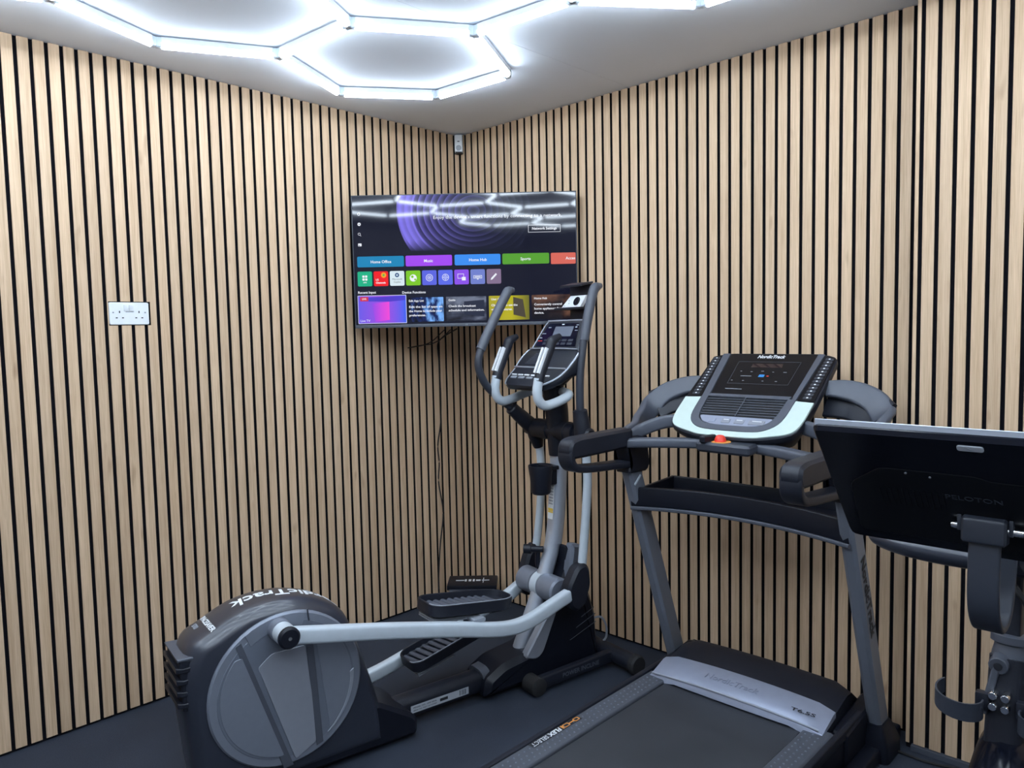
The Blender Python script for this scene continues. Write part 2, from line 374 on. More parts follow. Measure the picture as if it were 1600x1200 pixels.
# local: x right, z up, front towards -y
def tvp(u, v, d=0.): return (u, -d, v)
with B('casing', M['black'], tvr) as bm: prism(bm, rrect(TW, TH, .004), .006, .03, XZ, .003)
with B('rear_housing', M['black'], tvr) as bm: prism(bm, rrect(.62, .40, .03), .028, .058, XZ, .012)
with B('bezel', M['char'], tvr) as bm:
    for c, s in (((0, .003, .3032), (TW, .010, .0036)), ((-.5232, .003, 0), (.0036, .010, TH)), ((.5232, .003, 0), (.0036, .010, TH))): box(bm, c, s)
with B('chin', M['char2'], tvr) as bm: box(bm, (0, .0015, -.2975), (TW, .013, .015), None, .002)
def scr(nt):
    N = nt.nodes.new; L = nt.links.new
    tc = N('ShaderNodeTexCoord'); sp = N('ShaderNodeSeparateXYZ'); L(tc.outputs['Object'], sp.inputs[0])
    def mth(op, a, b=None):
        n = N('ShaderNodeMath'); n.operation = op
        for i, v in enumerate((a, b)):
            if v is None: continue
            if isinstance(v, (int, float)): n.inputs[i].default_value = v
            else: L(v, n.inputs[i])
        return n.outputs[0]
    x, z = sp.outputs['X'], sp.outputs['Z']
    def dist(cx, cz, k=1.):
        return mth('SQRT', mth('ADD', mth('POWER', mth('ABSOLUTE', mth('SUBTRACT', x, cx)), 2), mth('POWER', mth('ABSOLUTE', mth('MULTIPLY', mth('SUBTRACT', z, cz), k)), 2)))
    d1 = dist(.0, .235, 1.0)
    inside = mth('LESS_THAN', d1, .314)
    above = N('ShaderNodeMapRange'); above.inputs['From Min'].default_value = .045; above.inputs['From Max'].default_value = .10; L(z, above.inputs[0])
    left = N('ShaderNodeMapRange'); left.inputs['From Min'].default_value = .22; left.inputs['From Max'].default_value = -.26; L(x, left.inputs[0])
    dr = dist(.045, .225, 1.25)
    ring = mth('FRACT', mth('MULTIPLY', dr, 34.0))
    ringl = N('ShaderNodeMapRange'); ringl.inputs['From Min'].default_value = .0; ringl.inputs['From Max'].default_value = 1; ringl.inputs['To Min'].default_value = .16; ringl.inputs['To Max'].default_value = 1.0; L(mth('POWER', ring, 2.2), ringl.inputs[0])
    fade = N('ShaderNodeMapRange'); fade.inputs['From Min'].default_value = .30; fade.inputs['From Max'].default_value = .03; L(dr, fade.inputs[0])
    body = mth('GREATER_THAN', dr, .285)
    amt = mth('MULTIPLY', mth('MULTIPLY', inside, above.outputs[0]), mth('ADD', mth('MULTIPLY', ringl.outputs[0], .75), mth('MULTIPLY', body, .5)))
    amt = mth('MULTIPLY', amt, mth('ADD', .25, mth('MULTIPLY', left.outputs[0], .95)))
    cm = N('ShaderNodeMix'); cm.data_type = 'RGBA'; cm.inputs[6].default_value = (.05, .06, .13, 1); cm.inputs[7].default_value = (.22, .18, .80, 1); L(left.outputs[0], cm.inputs[0])
    fm = N('ShaderNodeMix'); fm.data_type = 'RGBA'; fm.inputs[6].default_value = (.004, .005, .016, 1); L(amt, fm.inputs[0]); L(cm.outputs[2], fm.inputs[7])
    return fm.outputs[2]
with B('screen', screen_mat('menu_screen', build=scr, rough=.045, spec=.45), tvr) as bm: prism(bm, [(-.5215, -.29), (.5215, -.29), (.5215, .3015), (-.5215, .3015)], .0065, .0, XZ)
def tile(name, u0, v0, u1, v1, m, r=.006, d=.0008):
    if isinstance(m, str): m = screen_mat('tile_'+m, srgb(m))
    u0, u1 = min(u0, u1), max(u0, u1); v0, v1 = min(v0, v1), max(v0, v1)
    with B(name, m, tvr) as bm: prism(bm, [((u0+u1)/2+a, (v0+v1)/2+b) for a, b in rrect(u1-u0, v1-v0, r)], 0., -d, XZ)
WHT = screen_mat('tile_text', (.85, .88, .95)); DK = screen_mat('tile_dark_text', (.05, .07, .1))
def ttx(s, u, v, size, m=None, align='CENTER', d=.0014, width=None, bold=.0):
    return text(s, size, frame((u, -d, v), (1, 0, 0), (0, 0, 1)), m or WHT, tvr, ex=.0001, align=align, width=width, bold=bold)
for (u0, u1), c, s, us in zip(((-.506, -.287), (-.279, -.061), (-.049, .166), (.175, .3945)), ('1684b8', 'a148f0', '3a8ef0', '57a030'), ('Home Office', 'Music', 'Home Hub', 'Sports'), (-.395, -.172, .06, .284)):
    tile('menu_tile', u0, .026, u1, -.023, c); ttx(s, us, .0, .0185, bold=.0003)
tile('menu_tile', .4025, .025, .5185, -.0265, 'd8685a', .005); ttx('Acces', .5165, -.001, .0185, align='RIGHT', bold=.0003)
for i, c in enumerate(('18b184', 'f01820', 'd8e8f0', '7cc820', '5a64e0', '5a6ae8', '8a50e8', '7080cc', '84708e')):
    u = -.473+i*.0758; tile('app_tile', u-.034, -.043, u+.034, -.111, c)
def disc2(name, u, v, r, m, r2=0., n=20, d=.0014):
    with B(name, m, tvr) as bm:
        if r2: rings(bm, [[V(u+rr*math.cos(2*math.pi*k/n), -dd, v+rr*math.sin(2*math.pi*k/n)) for k in range(n)] for rr, dd in ((r, .0004), (r, d), (r2, d), (r2, .0004))], closed=True)
        else: prism(bm, [(u+r*math.cos(2*math.pi*k/n), v+r*math.sin(2*math.pi*k/n)) for k in range(n)], -.0004, -d, XZ)
def icon(s, u, v, w, h, r=.002, m=None):
    with B('icon', m or WHT, tvr) as bm: prism(bm, [(u+a, v+b) for a, b in rrect(w, h, r, 2)], -.0004, -.0014, XZ)
u = lambda i: -.473+i*.0758
for a in (-.0065, .0065):
    for b in (-.066, -.0795): icon('', u(0)+a, b, .0105, .0105, .003)
ttx('APPS', u(0), -.094, .0075, bold=.0002)
disc2('icon', u(1)+.013, -.061, .0125, screen_mat('icon_gold', srgb('f0a020'))); disc2('icon', u(1)+.013, -.061, .005, screen_mat('icon_green', srgb('50b050')), d=.0018)
ttx('LG', u(1)-.025, -.082, .0115, align='LEFT', bold=.0003); ttx('Channels', u(1)-.025, -.096, .0115, align='LEFT', bold=.0003, width=.046)
disc2('icon', u(2), -.062, .010, screen_mat('icon_blue', srgb('305080')), .004); ttx('Microsoft', u(2), -.081, .011, DK, width=.046); ttx('Copilot', u(2), -.094, .011, DK, width=.032)
disc2('icon', u(3), -.077, .0165, WHT); disc2('icon', u(3)-.004, -.071, .006, screen_mat('tile_7cc820', srgb('7cc820')), d=.002); disc2('icon', u(3)+.009, -.084, .0045, screen_mat('tile_7cc820', srgb('7cc820')), d=.002)
disc2('icon', u(4), -.077, .0165, WHT, .0140); disc2('icon', u(4), -.077, .009, WHT, .0068); disc2('icon', u(4), -.077, .003, WHT)
disc2('icon', u(5), -.077, .016, WHT, .0138); icon('', u(5), -.077, .0015, .030, .0005); icon('', u(5), -.077, .030, .0015, .0005); disc2('icon', u(5), -.077, .009, WHT, .0075)
for c in ((u(6)-.004, -.063, .03, .002), (u(6)-.004, -.083, .03, .002), (u(6)-.018, -.073, .002, .022), (u(6)+.010, -.073, .002, .022), (u(6)+.010, -.085, .018, .016)): icon('', *c, r=.0008)
for c in ((u(7), -.072, .040, .002), (u(7), -.084, .040, .002), (u(7)-.019, -.078, .002, .014), (u(7)+.019, -.078, .002, .014), (u(7), -.078, .028, .004), (u(7), -.088, .008, .004)): icon('', *c, r=.0008)
with B('icon', WHT, tvr) as bm: prism(bm, [(u(8)-.015, -.093), (u(8)-.013, -.085), (u(8)+.009, -.062), (u(8)+.015, -.068), (u(8)-.007, -.091)], -.0004, -.0014, XZ)
ttx('Recent Input', -.508, -.140, .0155, align='LEFT', bold=.0003, width=.084); ttx('Device Functions', -.300, -.1435, .0155, align='LEFT', bold=.0003, width=.11)
def grad(c1, c2, c3, sc, ang=0., kx=0., kz=0.):
    def f(nt):
        N = nt.nodes.new; L = nt.links.new
        tc = N('ShaderNodeTexCoord'); mp = N('ShaderNodeMapping'); mp.inputs['Scale'].default_value = sc; mp.inputs['Rotation'].default_value = (0, ang, 0); L(tc.outputs['Generated'], mp.inputs[0])
        nz = N('ShaderNodeTexNoise'); nz.inputs['Scale'].default_value = 1.; nz.inputs['Detail'].default_value = 3; L(mp.outputs[0], nz.inputs['Vector'])
        r = N('ShaderNodeValToRGB'); r.color_ramp.elements[0].position = .32; r.color_ramp.elements[0].color = (*srgb(c1), 1); r.color_ramp.elements[1].position = .7; r.color_ramp.elements[1].color = (*srgb(c3), 1)
        e = r.color_ramp.elements.new(.5); e.color = (*srgb(c2), 1)
        vm = N('ShaderNodeVectorMath'); vm.operation = 'DOT_PRODUCT'; vm.inputs[1].default_value = (kx, 0, kz); L(tc.outputs['Generated'], vm.inputs[0])
        ad = N('ShaderNodeMath'); ad.operation = 'ADD'; L(nz.outputs['Fac'], ad.inputs[0]); L(vm.outputs['Value'], ad.inputs[1])
        a2 = N('ShaderNodeMath'); a2.operation = 'SUBTRACT'; a2.inputs[1].default_value = (kx+kz)/2; L(ad.outputs[0], a2.inputs[0]); L(a2.outputs[0], r.inputs[0]); return r.outputs[0]
    return f
def lin(c1, c2, c3):
    def f(nt):
        N = nt.nodes.new; L = nt.links.new
        tc = N('ShaderNodeTexCoord'); sp = N('ShaderNodeSeparateXYZ'); L(tc.outputs['Generated'], sp.inputs[0])
        r = N('ShaderNodeValToRGB'); r.color_ramp.elements[0].color = (*srgb(c1), 1); r.color_ramp.elements[1].color = (*srgb(c3), 1)
        e = r.color_ramp.elements.new(.55); e.color = (*srgb(c2), 1); L(sp.outputs['X'], r.inputs[0]); return r.outputs[0]
    return f
tile('preview_frame', -.5105, -.1535, -.2815, -.2845, 'd0d0f0', .003, .0006)
tile('preview', -.508, -.156, -.284, -.282, screen_mat('live_preview', build=lin('6a5ae8', 'a04ae0', '3a64f0')), .002, .0010)
with B('preview_block', screen_mat('pink_block', build=lin('8a4ae6', 'd048e0', 'f048d8')), tvr) as bm: prism(bm, [(-.445, -.192), (-.362, -.184), (-.362, -.268), (-.43, -.276)], -.0004, -.0014, XZ)
with B('preview_block', screen_mat('blue_block', build=lin('4a48d0', '5038c8', '4a40d0')), tvr) as bm: prism(bm, [(-.4995, -.164), (-.287, -.1575), (-.287, -.178), (-.362, -.184), (-.4995, -.18)], -.0004, -.0012, XZ)
tile('live_badge', -.499, -.160, -.460, -.180, 'd03050', .002, .0018); ttx('LIVE', -.4795, -.170, .011, d=.0022, bold=.0002)
ttx('Live TV', -.501, -.271, .015, align='LEFT', d=.0018)
cards = [(-.281, -.107, grad('05060f', '10245e', '78b0f8', (7, 1, 2.2), .7, kx=.38), 'Edit App List', ('Edit the list of apps on', 'the Home to include your', 'preferences.'), .15),
         (-.0945, .0945, grad('1a1c26', '3a4052', '70788c', (2, 1, 3), kz=.25), 'Guide', ('Check the broadcast', 'schedule and information.'), .155),
         (.107, .297, lin('a8a028', 'b8b020', '6a6a28'), 'User Guide', ('Click here to use the', 'various features.'), .135),
         (.309, .5205, grad('121118', '241c1e', '6a4a3a', (2, 1, 1.2), kz=.35), 'Home Hub', ('Conveniently control', 'home appliances from this', 'device.'), .15)]
for u0, u1, g, h, ls, w in cards:
    tile('info_card', u0, -.167, u1, -.2795, screen_mat('card_'+h, build=g), .003, .0005)
    ttx(h, u0+.011, -.183, .0135, align='LEFT', d=.0016, bold=.0003)
    for i, l in enumerate(ls): ttx(l, u0+.011, -.211-.0195*i, .0138, align='LEFT', d=.0016, bold=.0003, width=w*len(l)/23.)
with B('card_picture', screen_mat('card_speaker', srgb('4a4438')), tvr) as bm: prism(bm, [(.222, -.174), (.268, -.186), (.28, -.27), (.222, -.256)], -.0003, -.0010, XZ)
with B('card_picture', screen_mat('card_screen_shape', srgb('262c40')), tvr) as bm: prism(bm, [(-.01, -.19), (.085, -.184), (.085, -.262), (-.01, -.25)], -.0003, -.0009, XZ)
ttx("Enjoy the device's smart functions by connecting to a network.", .458, .197, .0205, align='RIGHT', width=.60)
ttx('Network Settings', .374, .1375, .0165, width=.115, bold=.0004)
for c in ((.374, .1535, .15, .0016), (.374, .1215, .15, .0016), (.2995, .1375, .0016, .033), (.4485, .1375, .0016, .033)): icon('', *c, r=.0006)
disc2('icon', -.491, .220, .0065, WHT, .0045); disc2('icon', -.491, .174, .0075, WHT, .0025); disc2('icon', -.492, .129, .006, WHT, .0045)
with B('icon', WHT, tvr) as bm: prism(bm, [(-.4885, .1235), (-.484, .119), (-.483, .12), (-.4875, .1245)], -.0004, -.0014, XZ)
icon('', -.491, .08, .016, .013); icon('', -.4935, .077, .006, .005, m=DK)
ttx('LG', 0, -.298, .009, M['gprint'], d=.0055)
with B('wall_bracket', M['black'], tvr) as bm:
    box(bm, (0, .066, .02), (.3, .016, .26), None, .003)
    box(bm, (0, .16, .02), (.05, .19, .05), None, .004)
    box(bm, (.0, .262, .02), (.09, .022, .2), None, .003)
    box(bm, (.02, .36, .02), (.05, .2, .045), None, .004); box(bm, (.03, .47, .02), (.12, .025, .24), None, .003)
cb = bmesh.new(); tube(cb, [(-.262, -.235, 1.48), (-.235, -.10, 1.44), (-.205, -.016, 1.40), (-.196, -.012, 1.30), (-.19, -.012, 1.13), (-.194, -.01, .98), (-.22, -.012, .86), (-.212, -.01, .76), (-.222, -.012, .66), (-.20, -.012, .53), (-.199, -.012, .45), (-.222, -.012, .32), (-.236, -.013, .2), (-.243, -.012, .08), (-.24, -.013, .004)], .0035, 8)
tag(obj('power_cable', cb, M['rubber']), 'thin black cable hanging down the slatted corner below the television', 'cable')
cb = bmesh.new(); tube(cb, [(-.35, -.24, 1.475), (-.37, -.14, 1.41), (-.405, -.018, 1.388), (-.35, -.014, 1.394), (-.29, -.014, 1.40), (-.25, -.018, 1.404), (-.255, -.09, 1.425), (-.31, -.24, 1.475)], .0028, 8)
tag(obj('antenna_lead', cb, M['rubber']), 'short looped black lead dangling directly below the television', 'cable')
# ================================================================= BLACK CASE IN THE CORNER
cs = thing('storage_case', 'low black case with silver writing on the floor in the corner', 'case', (-.178, -.215, 0), R(-47))
with B('body', M['label'], cs) as bm: box(bm, (0, 0, .062), (.235, .145, .124), None, .006)
with B('lid', M['black'], cs) as bm: box(bm, (0, 0, .137), (.26, .165, .026), None, .006)
with B('lid_rim', M['char2'], cs) as bm: box(bm, (0, -.0835, .129), (.236, .003, .003))
with B('lettering', M['print'], cs) as bm:
    for x, w, h in ((-.066, .044, .006), (-.036, .010, .020), (-.014, .014, .018), (.006, .010, .020), (.03, .024, .012), (.062, .026, .006), (.057, .004, .05), (.078, .02, .005)): box(bm, (x, .0, .1505), (w, h*1.5, .002))
# ================================================================= ELLIPTICAL TRAINER  (x forward, y to its left, z up)
el = thing('elliptical_trainer', 'black and grey elliptical cross trainer with big round rear wheel housing', 'elliptical trainer', (-.40, -1.01, 0), R(-10))
prof = [(-.90, .03), (-.913, .158), (-.95, .29), (-.985, .40), (-1.029, .515), (-1.097, .575), (-1.188, .610), (-1.283, .621), (-1.38, .608), (-1.474, .566), (-1.535, .53), (-1.562, .44), (-1.562, .36), (-1.549, .228), (-1.535, .108), (-1.50, .03)]
dense = [(p.x, p.z) for p in cr([(a, 0, b) for a, b in prof], 4)]
KS = [(.137, .865), (.134, .89), (.122, .935), (.098, .98), (.06, 1.0)]
def kof(y):
    y = abs(y); L_ = [(0, 1.003)]+[(a, k) for a, k in reversed(KS)]
    for (a, k), (b, l) in zip(L_, L_[1:]):
        if y <= b: return k+(l-k)*(y-a)/(b-a)
    return L_[-1][1]
with B('wheel_housing', M['shroud'], el, ang=50) as bm:
    ys = [-a for a, _ in KS]+[0]+[a for a, _ in reversed(KS)]
    rings(bm, [[V(-1.25+(a+1.25)*kof(y), y*.74-.036, .30+(b-.30)*kof(y)) for a, b in dense] for y in ys])
topline = [q for q in dense if q[1] > .38 and q[0] < -.95]
def on_top(s, y, h=.0012):
    """point at arc length s (front to rear) and side offset y on the housing's crown"""
    acc = 0
    for a, b in zip(topline, topline[1:]):
        l = math.hypot(b[0]-a[0], b[1]-a[1])
        if acc+l >= s or b is topline[-1]:
            t = (s-acc)/l; x, z = a[0]+(b[0]-a[0])*t, a[1]+(b[1]-a[1])*t; nx, nz = x+1.25, z-.30; n = math.hypot(nx, nz); k = kof((y+.036)/.74)
            return V(-1.25+nx*k+nx/n*h, y, .30+nz*k+nz/n*h)
        acc += l
text('NordicTrack', .076, None, M['print'], el, bold=.0014, shear=.15, width=.42, warp=lambda c: on_top(.300+c.x, -.036-c.y, .001+c.z))
text('SPACESAVER', .024, None, M['print'], el, bold=.0006, shear=.15, width=.13, warp=lambda c: on_top(.598-c.y, -.040-c.x, .001+c.z))
text('S700', .022, None, M['gprint'], el, bold=.0004, shear=.15, width=.038, warp=lambda c: on_top(.630-c.y, -.012-c.x, .001+c.z))
VX = lambda a, b, d: (a+.030, d*.74-.036, b-.014)
with B('rear_vent', M['black2'], el) as bm:
    prism(bm, [(-1.505, .530), (-1.552, .512), (-1.596, .518), (-1.59, .36), (-1.55, .345), (-1.50, .35)], -.112, .112, VX, .004)
with B('vent_lip', M['char2'], el) as bm:
    prism(bm, [(-1.498, .545), (-1.55, .522), (-1.602, .524), (-1.600, .514), (-1.55, .510), (-1.498, .532)], -.116, .116, VX, .003)
for z in (.488, .452, .416, .380):
    with B('vent_fin', M['black2'], el) as bm: prism(bm, [(-1.51, z+.008), (-1.585, z+.004), (-1.606, z+.010), (-1.606, z-.006), (-1.585, z-.010), (-1.51, z-.010)], -.118, .118, VX, .002)
DC = (-1.25, .335)
YD = lambda a, b, d: (a, -d, b)      # depth measured towards the near (right) side
def cpoly(r, n=64, a0=0, a1=360): return [(DC[0]+r*math.cos(R(a0+(a1-a0)*i/n)), DC[1]+r*math.sin(R(a0+(a1-a0)*i/n))) for i in range(n+(a1-a0 != 360))]
for s in (1, -1):
    YS = (lambda a, b, d: (a, -d, b)) if s == 1 else (lambda a, b, d: (a, d-.072, b))
    with B('crank_disc', M['disc'], el) as bm: prism(bm, cpoly(.25), .125, .1485, YS, .006)
    with B('disc_hub_plate', M['disc3'], el) as bm: prism(bm, cpoly(.222), .147, .1500, YS, .001)
    if s == 1:
        with B('disc_panel', M['disc'], el) as bm:
            prism(bm, rpoly([(-1.391, .476)]+[(DC[0]+.214*math.cos(R(a)), DC[1]+.214*math.sin(R(a))) for a in range(140, 262, 6)]+[(-1.275, .125)], .004), .1495, .1525, YD, .001)
        with B('disc_panel', M['disc2'], el) as bm: prism(bm, rpoly([(-1.345, .432), (-1.30, .466), (-1.192, .466), (-1.176, .30), (-1.168, .135), (-1.238, .098)], .01), .1495, .1535, YD, .001)
        with B('disc_panel', M['disc'], el) as bm:
            prism(bm, rpoly([(-1.155, .47)]+[(DC[0]+.214*math.cos(R(a)), DC[1]+.214*math.sin(R(a))) for a in range(44, -58, -6)], .004), .1495, .1525, YD, .001)
        with B('disc_panel', M['disc'], el) as bm:
            prism(bm, [(DC[0]+r_*math.cos(R(a)), DC[1]+r_*math.sin(R(a))) for r_, rg in ((.246, range(74, 126, 6)), (.205, range(124, 72, -6))) for a in rg], .1495, .1525, YD, .001)
        for q in ([(-1.41, .515), (-1.393, .525), (-1.245, .082), (-1.277, .080)], [(-1.19, .50), (-1.166, .495), (-1.143, .125), (-1.166, .118)]):
            with B('disc_spoke', M['char2'], el) as bm: prism(bm, q, .1495, .1520, YD, .0008)
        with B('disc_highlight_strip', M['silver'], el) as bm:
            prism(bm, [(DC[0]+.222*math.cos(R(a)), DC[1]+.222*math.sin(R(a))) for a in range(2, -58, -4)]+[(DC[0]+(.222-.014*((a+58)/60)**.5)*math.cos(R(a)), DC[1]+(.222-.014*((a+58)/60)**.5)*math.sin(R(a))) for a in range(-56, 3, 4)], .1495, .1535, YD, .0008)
        with B('seam', M['char'], el) as bm: prism(bm, [(-1.181, .582), (-1.177, .582), (-1.173, .542), (-1.177, .542)], .1485, .1520, YD)
# cranks, arms
pn, pf = (-1.275, .541), (-1.225, .129)
for s, (px_, pz) in ((-1, pn), (1, pf)):
    with B('crank_hub', M['disc'], el) as bm: cyl(bm, (px_, s*.14 if s < 0 else .06, pz), (px_, s*.19, pz), .036, 24, .15)
    with B('arm_sleeve', M['arm'], el) as bm: cyl(bm, (px_, s*.186, pz), (px_, s*.243, pz), .0335, 24, .1)
    with B('sleeve_cap', M['black'], el) as bm: rod(bm, (px_, s*.241, pz), (px_, s*.256, pz), [(0, .0345), (.6, .0345), (1, .028)], 24)
    with B('cap_screw', M['chrome'], el) as bm: cyl(bm, (px_, s*.255, pz), (px_, s*.2575, pz), .006, 8)
AP = rrect(.054, .040, .012)
armn = cr([(-1.262, -.218, .536), (-1.0, -.219, .481), (-.848, -.220, .447), (-.66, -.220, .402), (-.54, -.220, .370), (-.46, -.219, .352), (-.394, -.216, .344), (-.33, -.210, .346), (-.27, -.203, .356), (-.18, -.195, .378), (-.11, -.19, .395)], 4)
with B('pedal_arm', M['arm'], el) as bm: sweep(bm, armn, AP, (0, 1, 0))
armf = cr([(-1.21, .215, .124), (-1.0, .217, .105), (-.808, .219, .108), (-.621, .219, .150), (-.45, .212, .20), (-.30, .205, .248), (-.16, .195, .285), (-.075, .19, .325)], 4)
with B('pedal_arm', M['arm'], el) as bm: sweep(bm, armf, AP, (0, 1, 0))
def pedal(c, slope, s):
    """foot tray on the inner side of an arm"""
    rt = Matrix.Translation(V(*c)) @ Matrix.Rotation(-math.atan(slope), 4, 'Y')
    out = rpoly([(-.185, -.055), (-.15, -.078), (.13, -.078), (.19, -.045), (.19, .05), (.12, .078), (-.15, .078), (-.185, .055)], .035)
    o = bpy.data.objects.new('pedal', None)
    with B('pedal', M['black2'], el) as bm:
        ins = poly_inset(out, .012); ins2 = poly_inset(out, .022)
        rs = [(ins2, -.034), (out, -.022), (out, .016), (poly_inset(out, .003), .019), (poly_inset(out, .008), .017), (ins, -.006), (ins2, -.010)]
        rings(bm, [[rt @ V(a, b, h) for a, b in pp] for pp, h in rs])
    pd = [x for x in el.children if x.name.startswith('pedal') and not x.name.startswith('pedal_')][-1]
    bpy.data.objects.remove(o)
    for k in range(10):
        x = -.145+.03*k; w = .058 if x < .12 else .045
        with B('tread_rib', M['char2'], pd) as bm:
            sweep(bm, [rt @ V(x, -w, -.005), rt @ V(x-.018, w, -.005)], circ(.0105, 8, .0065))
    with B('pedal_rim', M['grey'], pd) as bm:
        e = [q for q in out if q[1] < -.03]
        sweep(bm, [rt @ V(a*.985, b*.955, .0185) for a, b in e], circ(.0022, 6))
    with B('pedal_bracket', M['grey'], pd) as bm:
        for h in (-.046, -.038): box(bm, rt @ V(-.085, 0, h), (.17, .11, .006), Matrix.Rotation(-math.atan(slope), 4, 'Y'), .002)
        sweep(bm, [rt @ V(.0, 0, -.042), rt @ V(.0, s*.10, -.042)], rrect(.05, .014, .004), (0, 0, 1)); cyl(bm, rt @ V(.1, -.03, -.04), rt @ V(.1, .03, -.04), .009, 12)
pedal((-.552, -.118, .450), -.14, -1)
pedal((-.505, .128, .205), .24, 1)
# frame
with B('main_rail', M['black2'], el) as bm: sweep(bm, [(-.86, 0, .062), (-.40, 0, .066)], rrect(.085, .085, .03, 4), (0, 1, 0))
with B('rail_collar', M['char2'], el) as bm: sweep(bm, [(-.435, 0, .066), (-.40, 0, .072)], rrect(.112, .108, .035, 4), (0, 1, 0))
with B('rating_label', M['label'], el) as bm: prism(bm, [(-.76, .048), (-.505, .048), (-.505, .076), (-.76, .076)], .0425, .0435, YD)
for x, w in ((-.545, .003), (-.538, .0015), (-.532, .003), (-.526, .002), (-.52, .003)):
    with B('barcode_bar', M['dprint'], el) as bm: prism(bm, [(x-w/2, .052), (x+w/2, .052), (x+w/2, .073), (x-w/2, .073)], .0433, .0440, YD)
with B('label_block', M['dprint'], el) as bm: prism(bm, [(-.635, .057), (-.60, .057), (-.60, .068), (-.635, .068)], .0433, .0440, YD)
text('MODEL NO. 120V 60Hz', .008, frame((-.70, -.0437, .067), (1, 0, 0), (0, 0, 1)), M['dprint'], el, ex=.0002, width=.1); text('SERIAL NO. PART OF SYSTEM', .007, frame((-.70, -.0437, .056), (1, 0, 0), (0, 0, 1)), M['dprint'], el, ex=.0002, width=.1)
with B('rear_fairing', M['black'], el) as bm: prism(bm, rpoly([(-1.48, .02), (-1.46, .17), (-.925, .175), (-.80, .098), (-.772, .07), (-.778, .012)], .015), -.128, .128, XZ, .014)
for y in (-.2, .2):
    with B('rear_foot', M['rubber'], el) as bm: cyl(bm, (-1.40, y, .0), (-1.40, y, .03), .03, 16)
with B('rear_crossbar', M['black'], el) as bm: cyl(bm, (-1.40, -.27, .045), (-1.40, .27, .045), .026, 18)
with B('front_housing', M['black'], el) as bm:
    prism(bm, rpoly([(-.455, .022), (-.44, .095), (-.36, .135), (-.20, .155), (-.115, .30), (-.02, .46), (-.02, .555), (.03, .535), (.062, .46), (.10, .34), (.140, .225), (.15, .03)], .02), -.088, .088, XZ, .022)
for x0, z0, x1, z1 in ((.045, .235, .118, .262), (.015, .195, .125, .232), (-.02, .150, .128, .196)):
    with B('housing_groove', M['char2'], el) as bm: sweep(bm, [(x0, -.0885, z0), (x1, -.0885, z1)], circ(.0015, 6))
with B('cowl_spine', M['disc3'], el) as bm: prism(bm, rpoly([(-.035, .40), (-.008, .565), (.040, .555), (.065, .50), (.045, .39)], 0.012), -.104, -.050, XZ, .012)
with B('side_plate', M['disc2'], el) as bm: prism(bm, rpoly([(-.262, .135), (-.200, .115), (-.165, .135), (-.085, .30), (-.125, .31)], .02), .052, .092, YD, .006)
with B('lower_mast', M['silver'], el) as bm: tube(bm, [(-.235, 0, .10), (-.19, 0, .195), (-.125, 0, .33), (-.052, 0, .50), (-.022, 0, .60)], .034, 18, (0, 1, 0))
with B('upper_mast', M['silver'], el) as bm: sweep(bm, cr([(-.03, 0, .555), (-.012, 0, .66), (.0, 0, .78), (.006, 0, .90), (.004, 0, .98)], 4), rrect(.062, .072, .025, 4), (0, 1, 0))
with B('warning_label', M['white'], el) as bm: prism(bm, [(-.017, .66), (.018, .66), (.018, .83), (-.017, .83)], .0, .0014, lambda a, b, d: (-.0440+(b-.66)*.085-d, a*1.0, b))
for z, m, h in ((.70, 'yellow', .012), (.82, 'orange', .008), (.69, 'yellow', .006)):
    with B('label_stripe', M[m], el) as bm: box(bm, (-.0458+(z-.66)*.085, 0, z), (.001, .032, h))
for k in range(7):
    with B('label_line', M['gprint'], el) as bm: box(bm, (-.0458+(.725+.013*k-.66)*.085, .0, .725+.013*k), (.001, .026, .004))
with B('mast_head', M['black'], el) as bm: tube(bm, [(.004, 0, .93), (.004, 0, 1.02), (.0, 0, 1.12), (-.012, 0, 1.2), (-.03, 0, 1.27)], .043, 18, (0, 1, 0), sc=lambda t: .9+.25*math.sin(t*3.0))
with B('pivot_drum', M['disc'], el) as bm: rod(bm, (-.094, .125, .385), (-.094, -.12, .385), [(0, .046), (.02, .054), (.38, .054), (.385, .051), (.40, .051), (.405, .055), (.58, .055), (.585, .051), (.60, .051), (.605, .055), (.97, .055), (1, .046)], 32)
with B('drum_ring', M['arm'], el) as bm: rod(bm, (-.094, .022, .385), (-.094, -.018, .385), [(0, .0555), (1, .0555)], 32)
with B('locking_knob', M['black'], el) as bm:
    cyl(bm, (-.085, .0, .535), (-.125, .040, .535), .014, 14); cyl(bm, (-.122, .036, .535), (-.145, .06, .535), .021, 16); tube(bm, [(-.1, .02, .53), (-.10, .022, .47), (-.09, .01, .44)], .011, 8, (0, 1, 0))
for s, y, j in ((-1, -.182, [(-.115, .345), (-.125, .43), (-.075, .505), (-.03, .515), (-.008, .49), (.0, .42), (-.03, .34), (-.075, .318)]), (1, .178, [(-.075, .29), (-.085, .37), (-.05, .47), (-.01, .515), (.02, .49), (.025, .40), (.0, .32), (-.035, .28)])):
    with B('lower_joint', M['black2'], el) as bm: prism(bm, rpoly(j, .02), y-.03, y+.03, XZ, .012)
    with B('joint_boss', M['char'], el) as bm: cyl(bm, (-.062, s*.11, .385), (-.062, s*.17, .385), .036, 22)
with B('swing_arm', M['arm'], el) as bm: tube(bm, [(-.032, -.182, .47), (-.018, -.182, .58), (-.002, -.181, .71), (.010, -.180, .84), (.006, -.180, .93), (-.004, -.180, .99)], .0185, 14, (0, 1, 0))
with B('swing_arm', M['arm'], el) as bm: tube(bm, [(.0, .170, .46), (.016, .168, .55), (.032, .165, .68), (.038, .162, .82), (.032, .160, .92), (.016, .158, .98)], .0185, 14, (0, 1, 0))
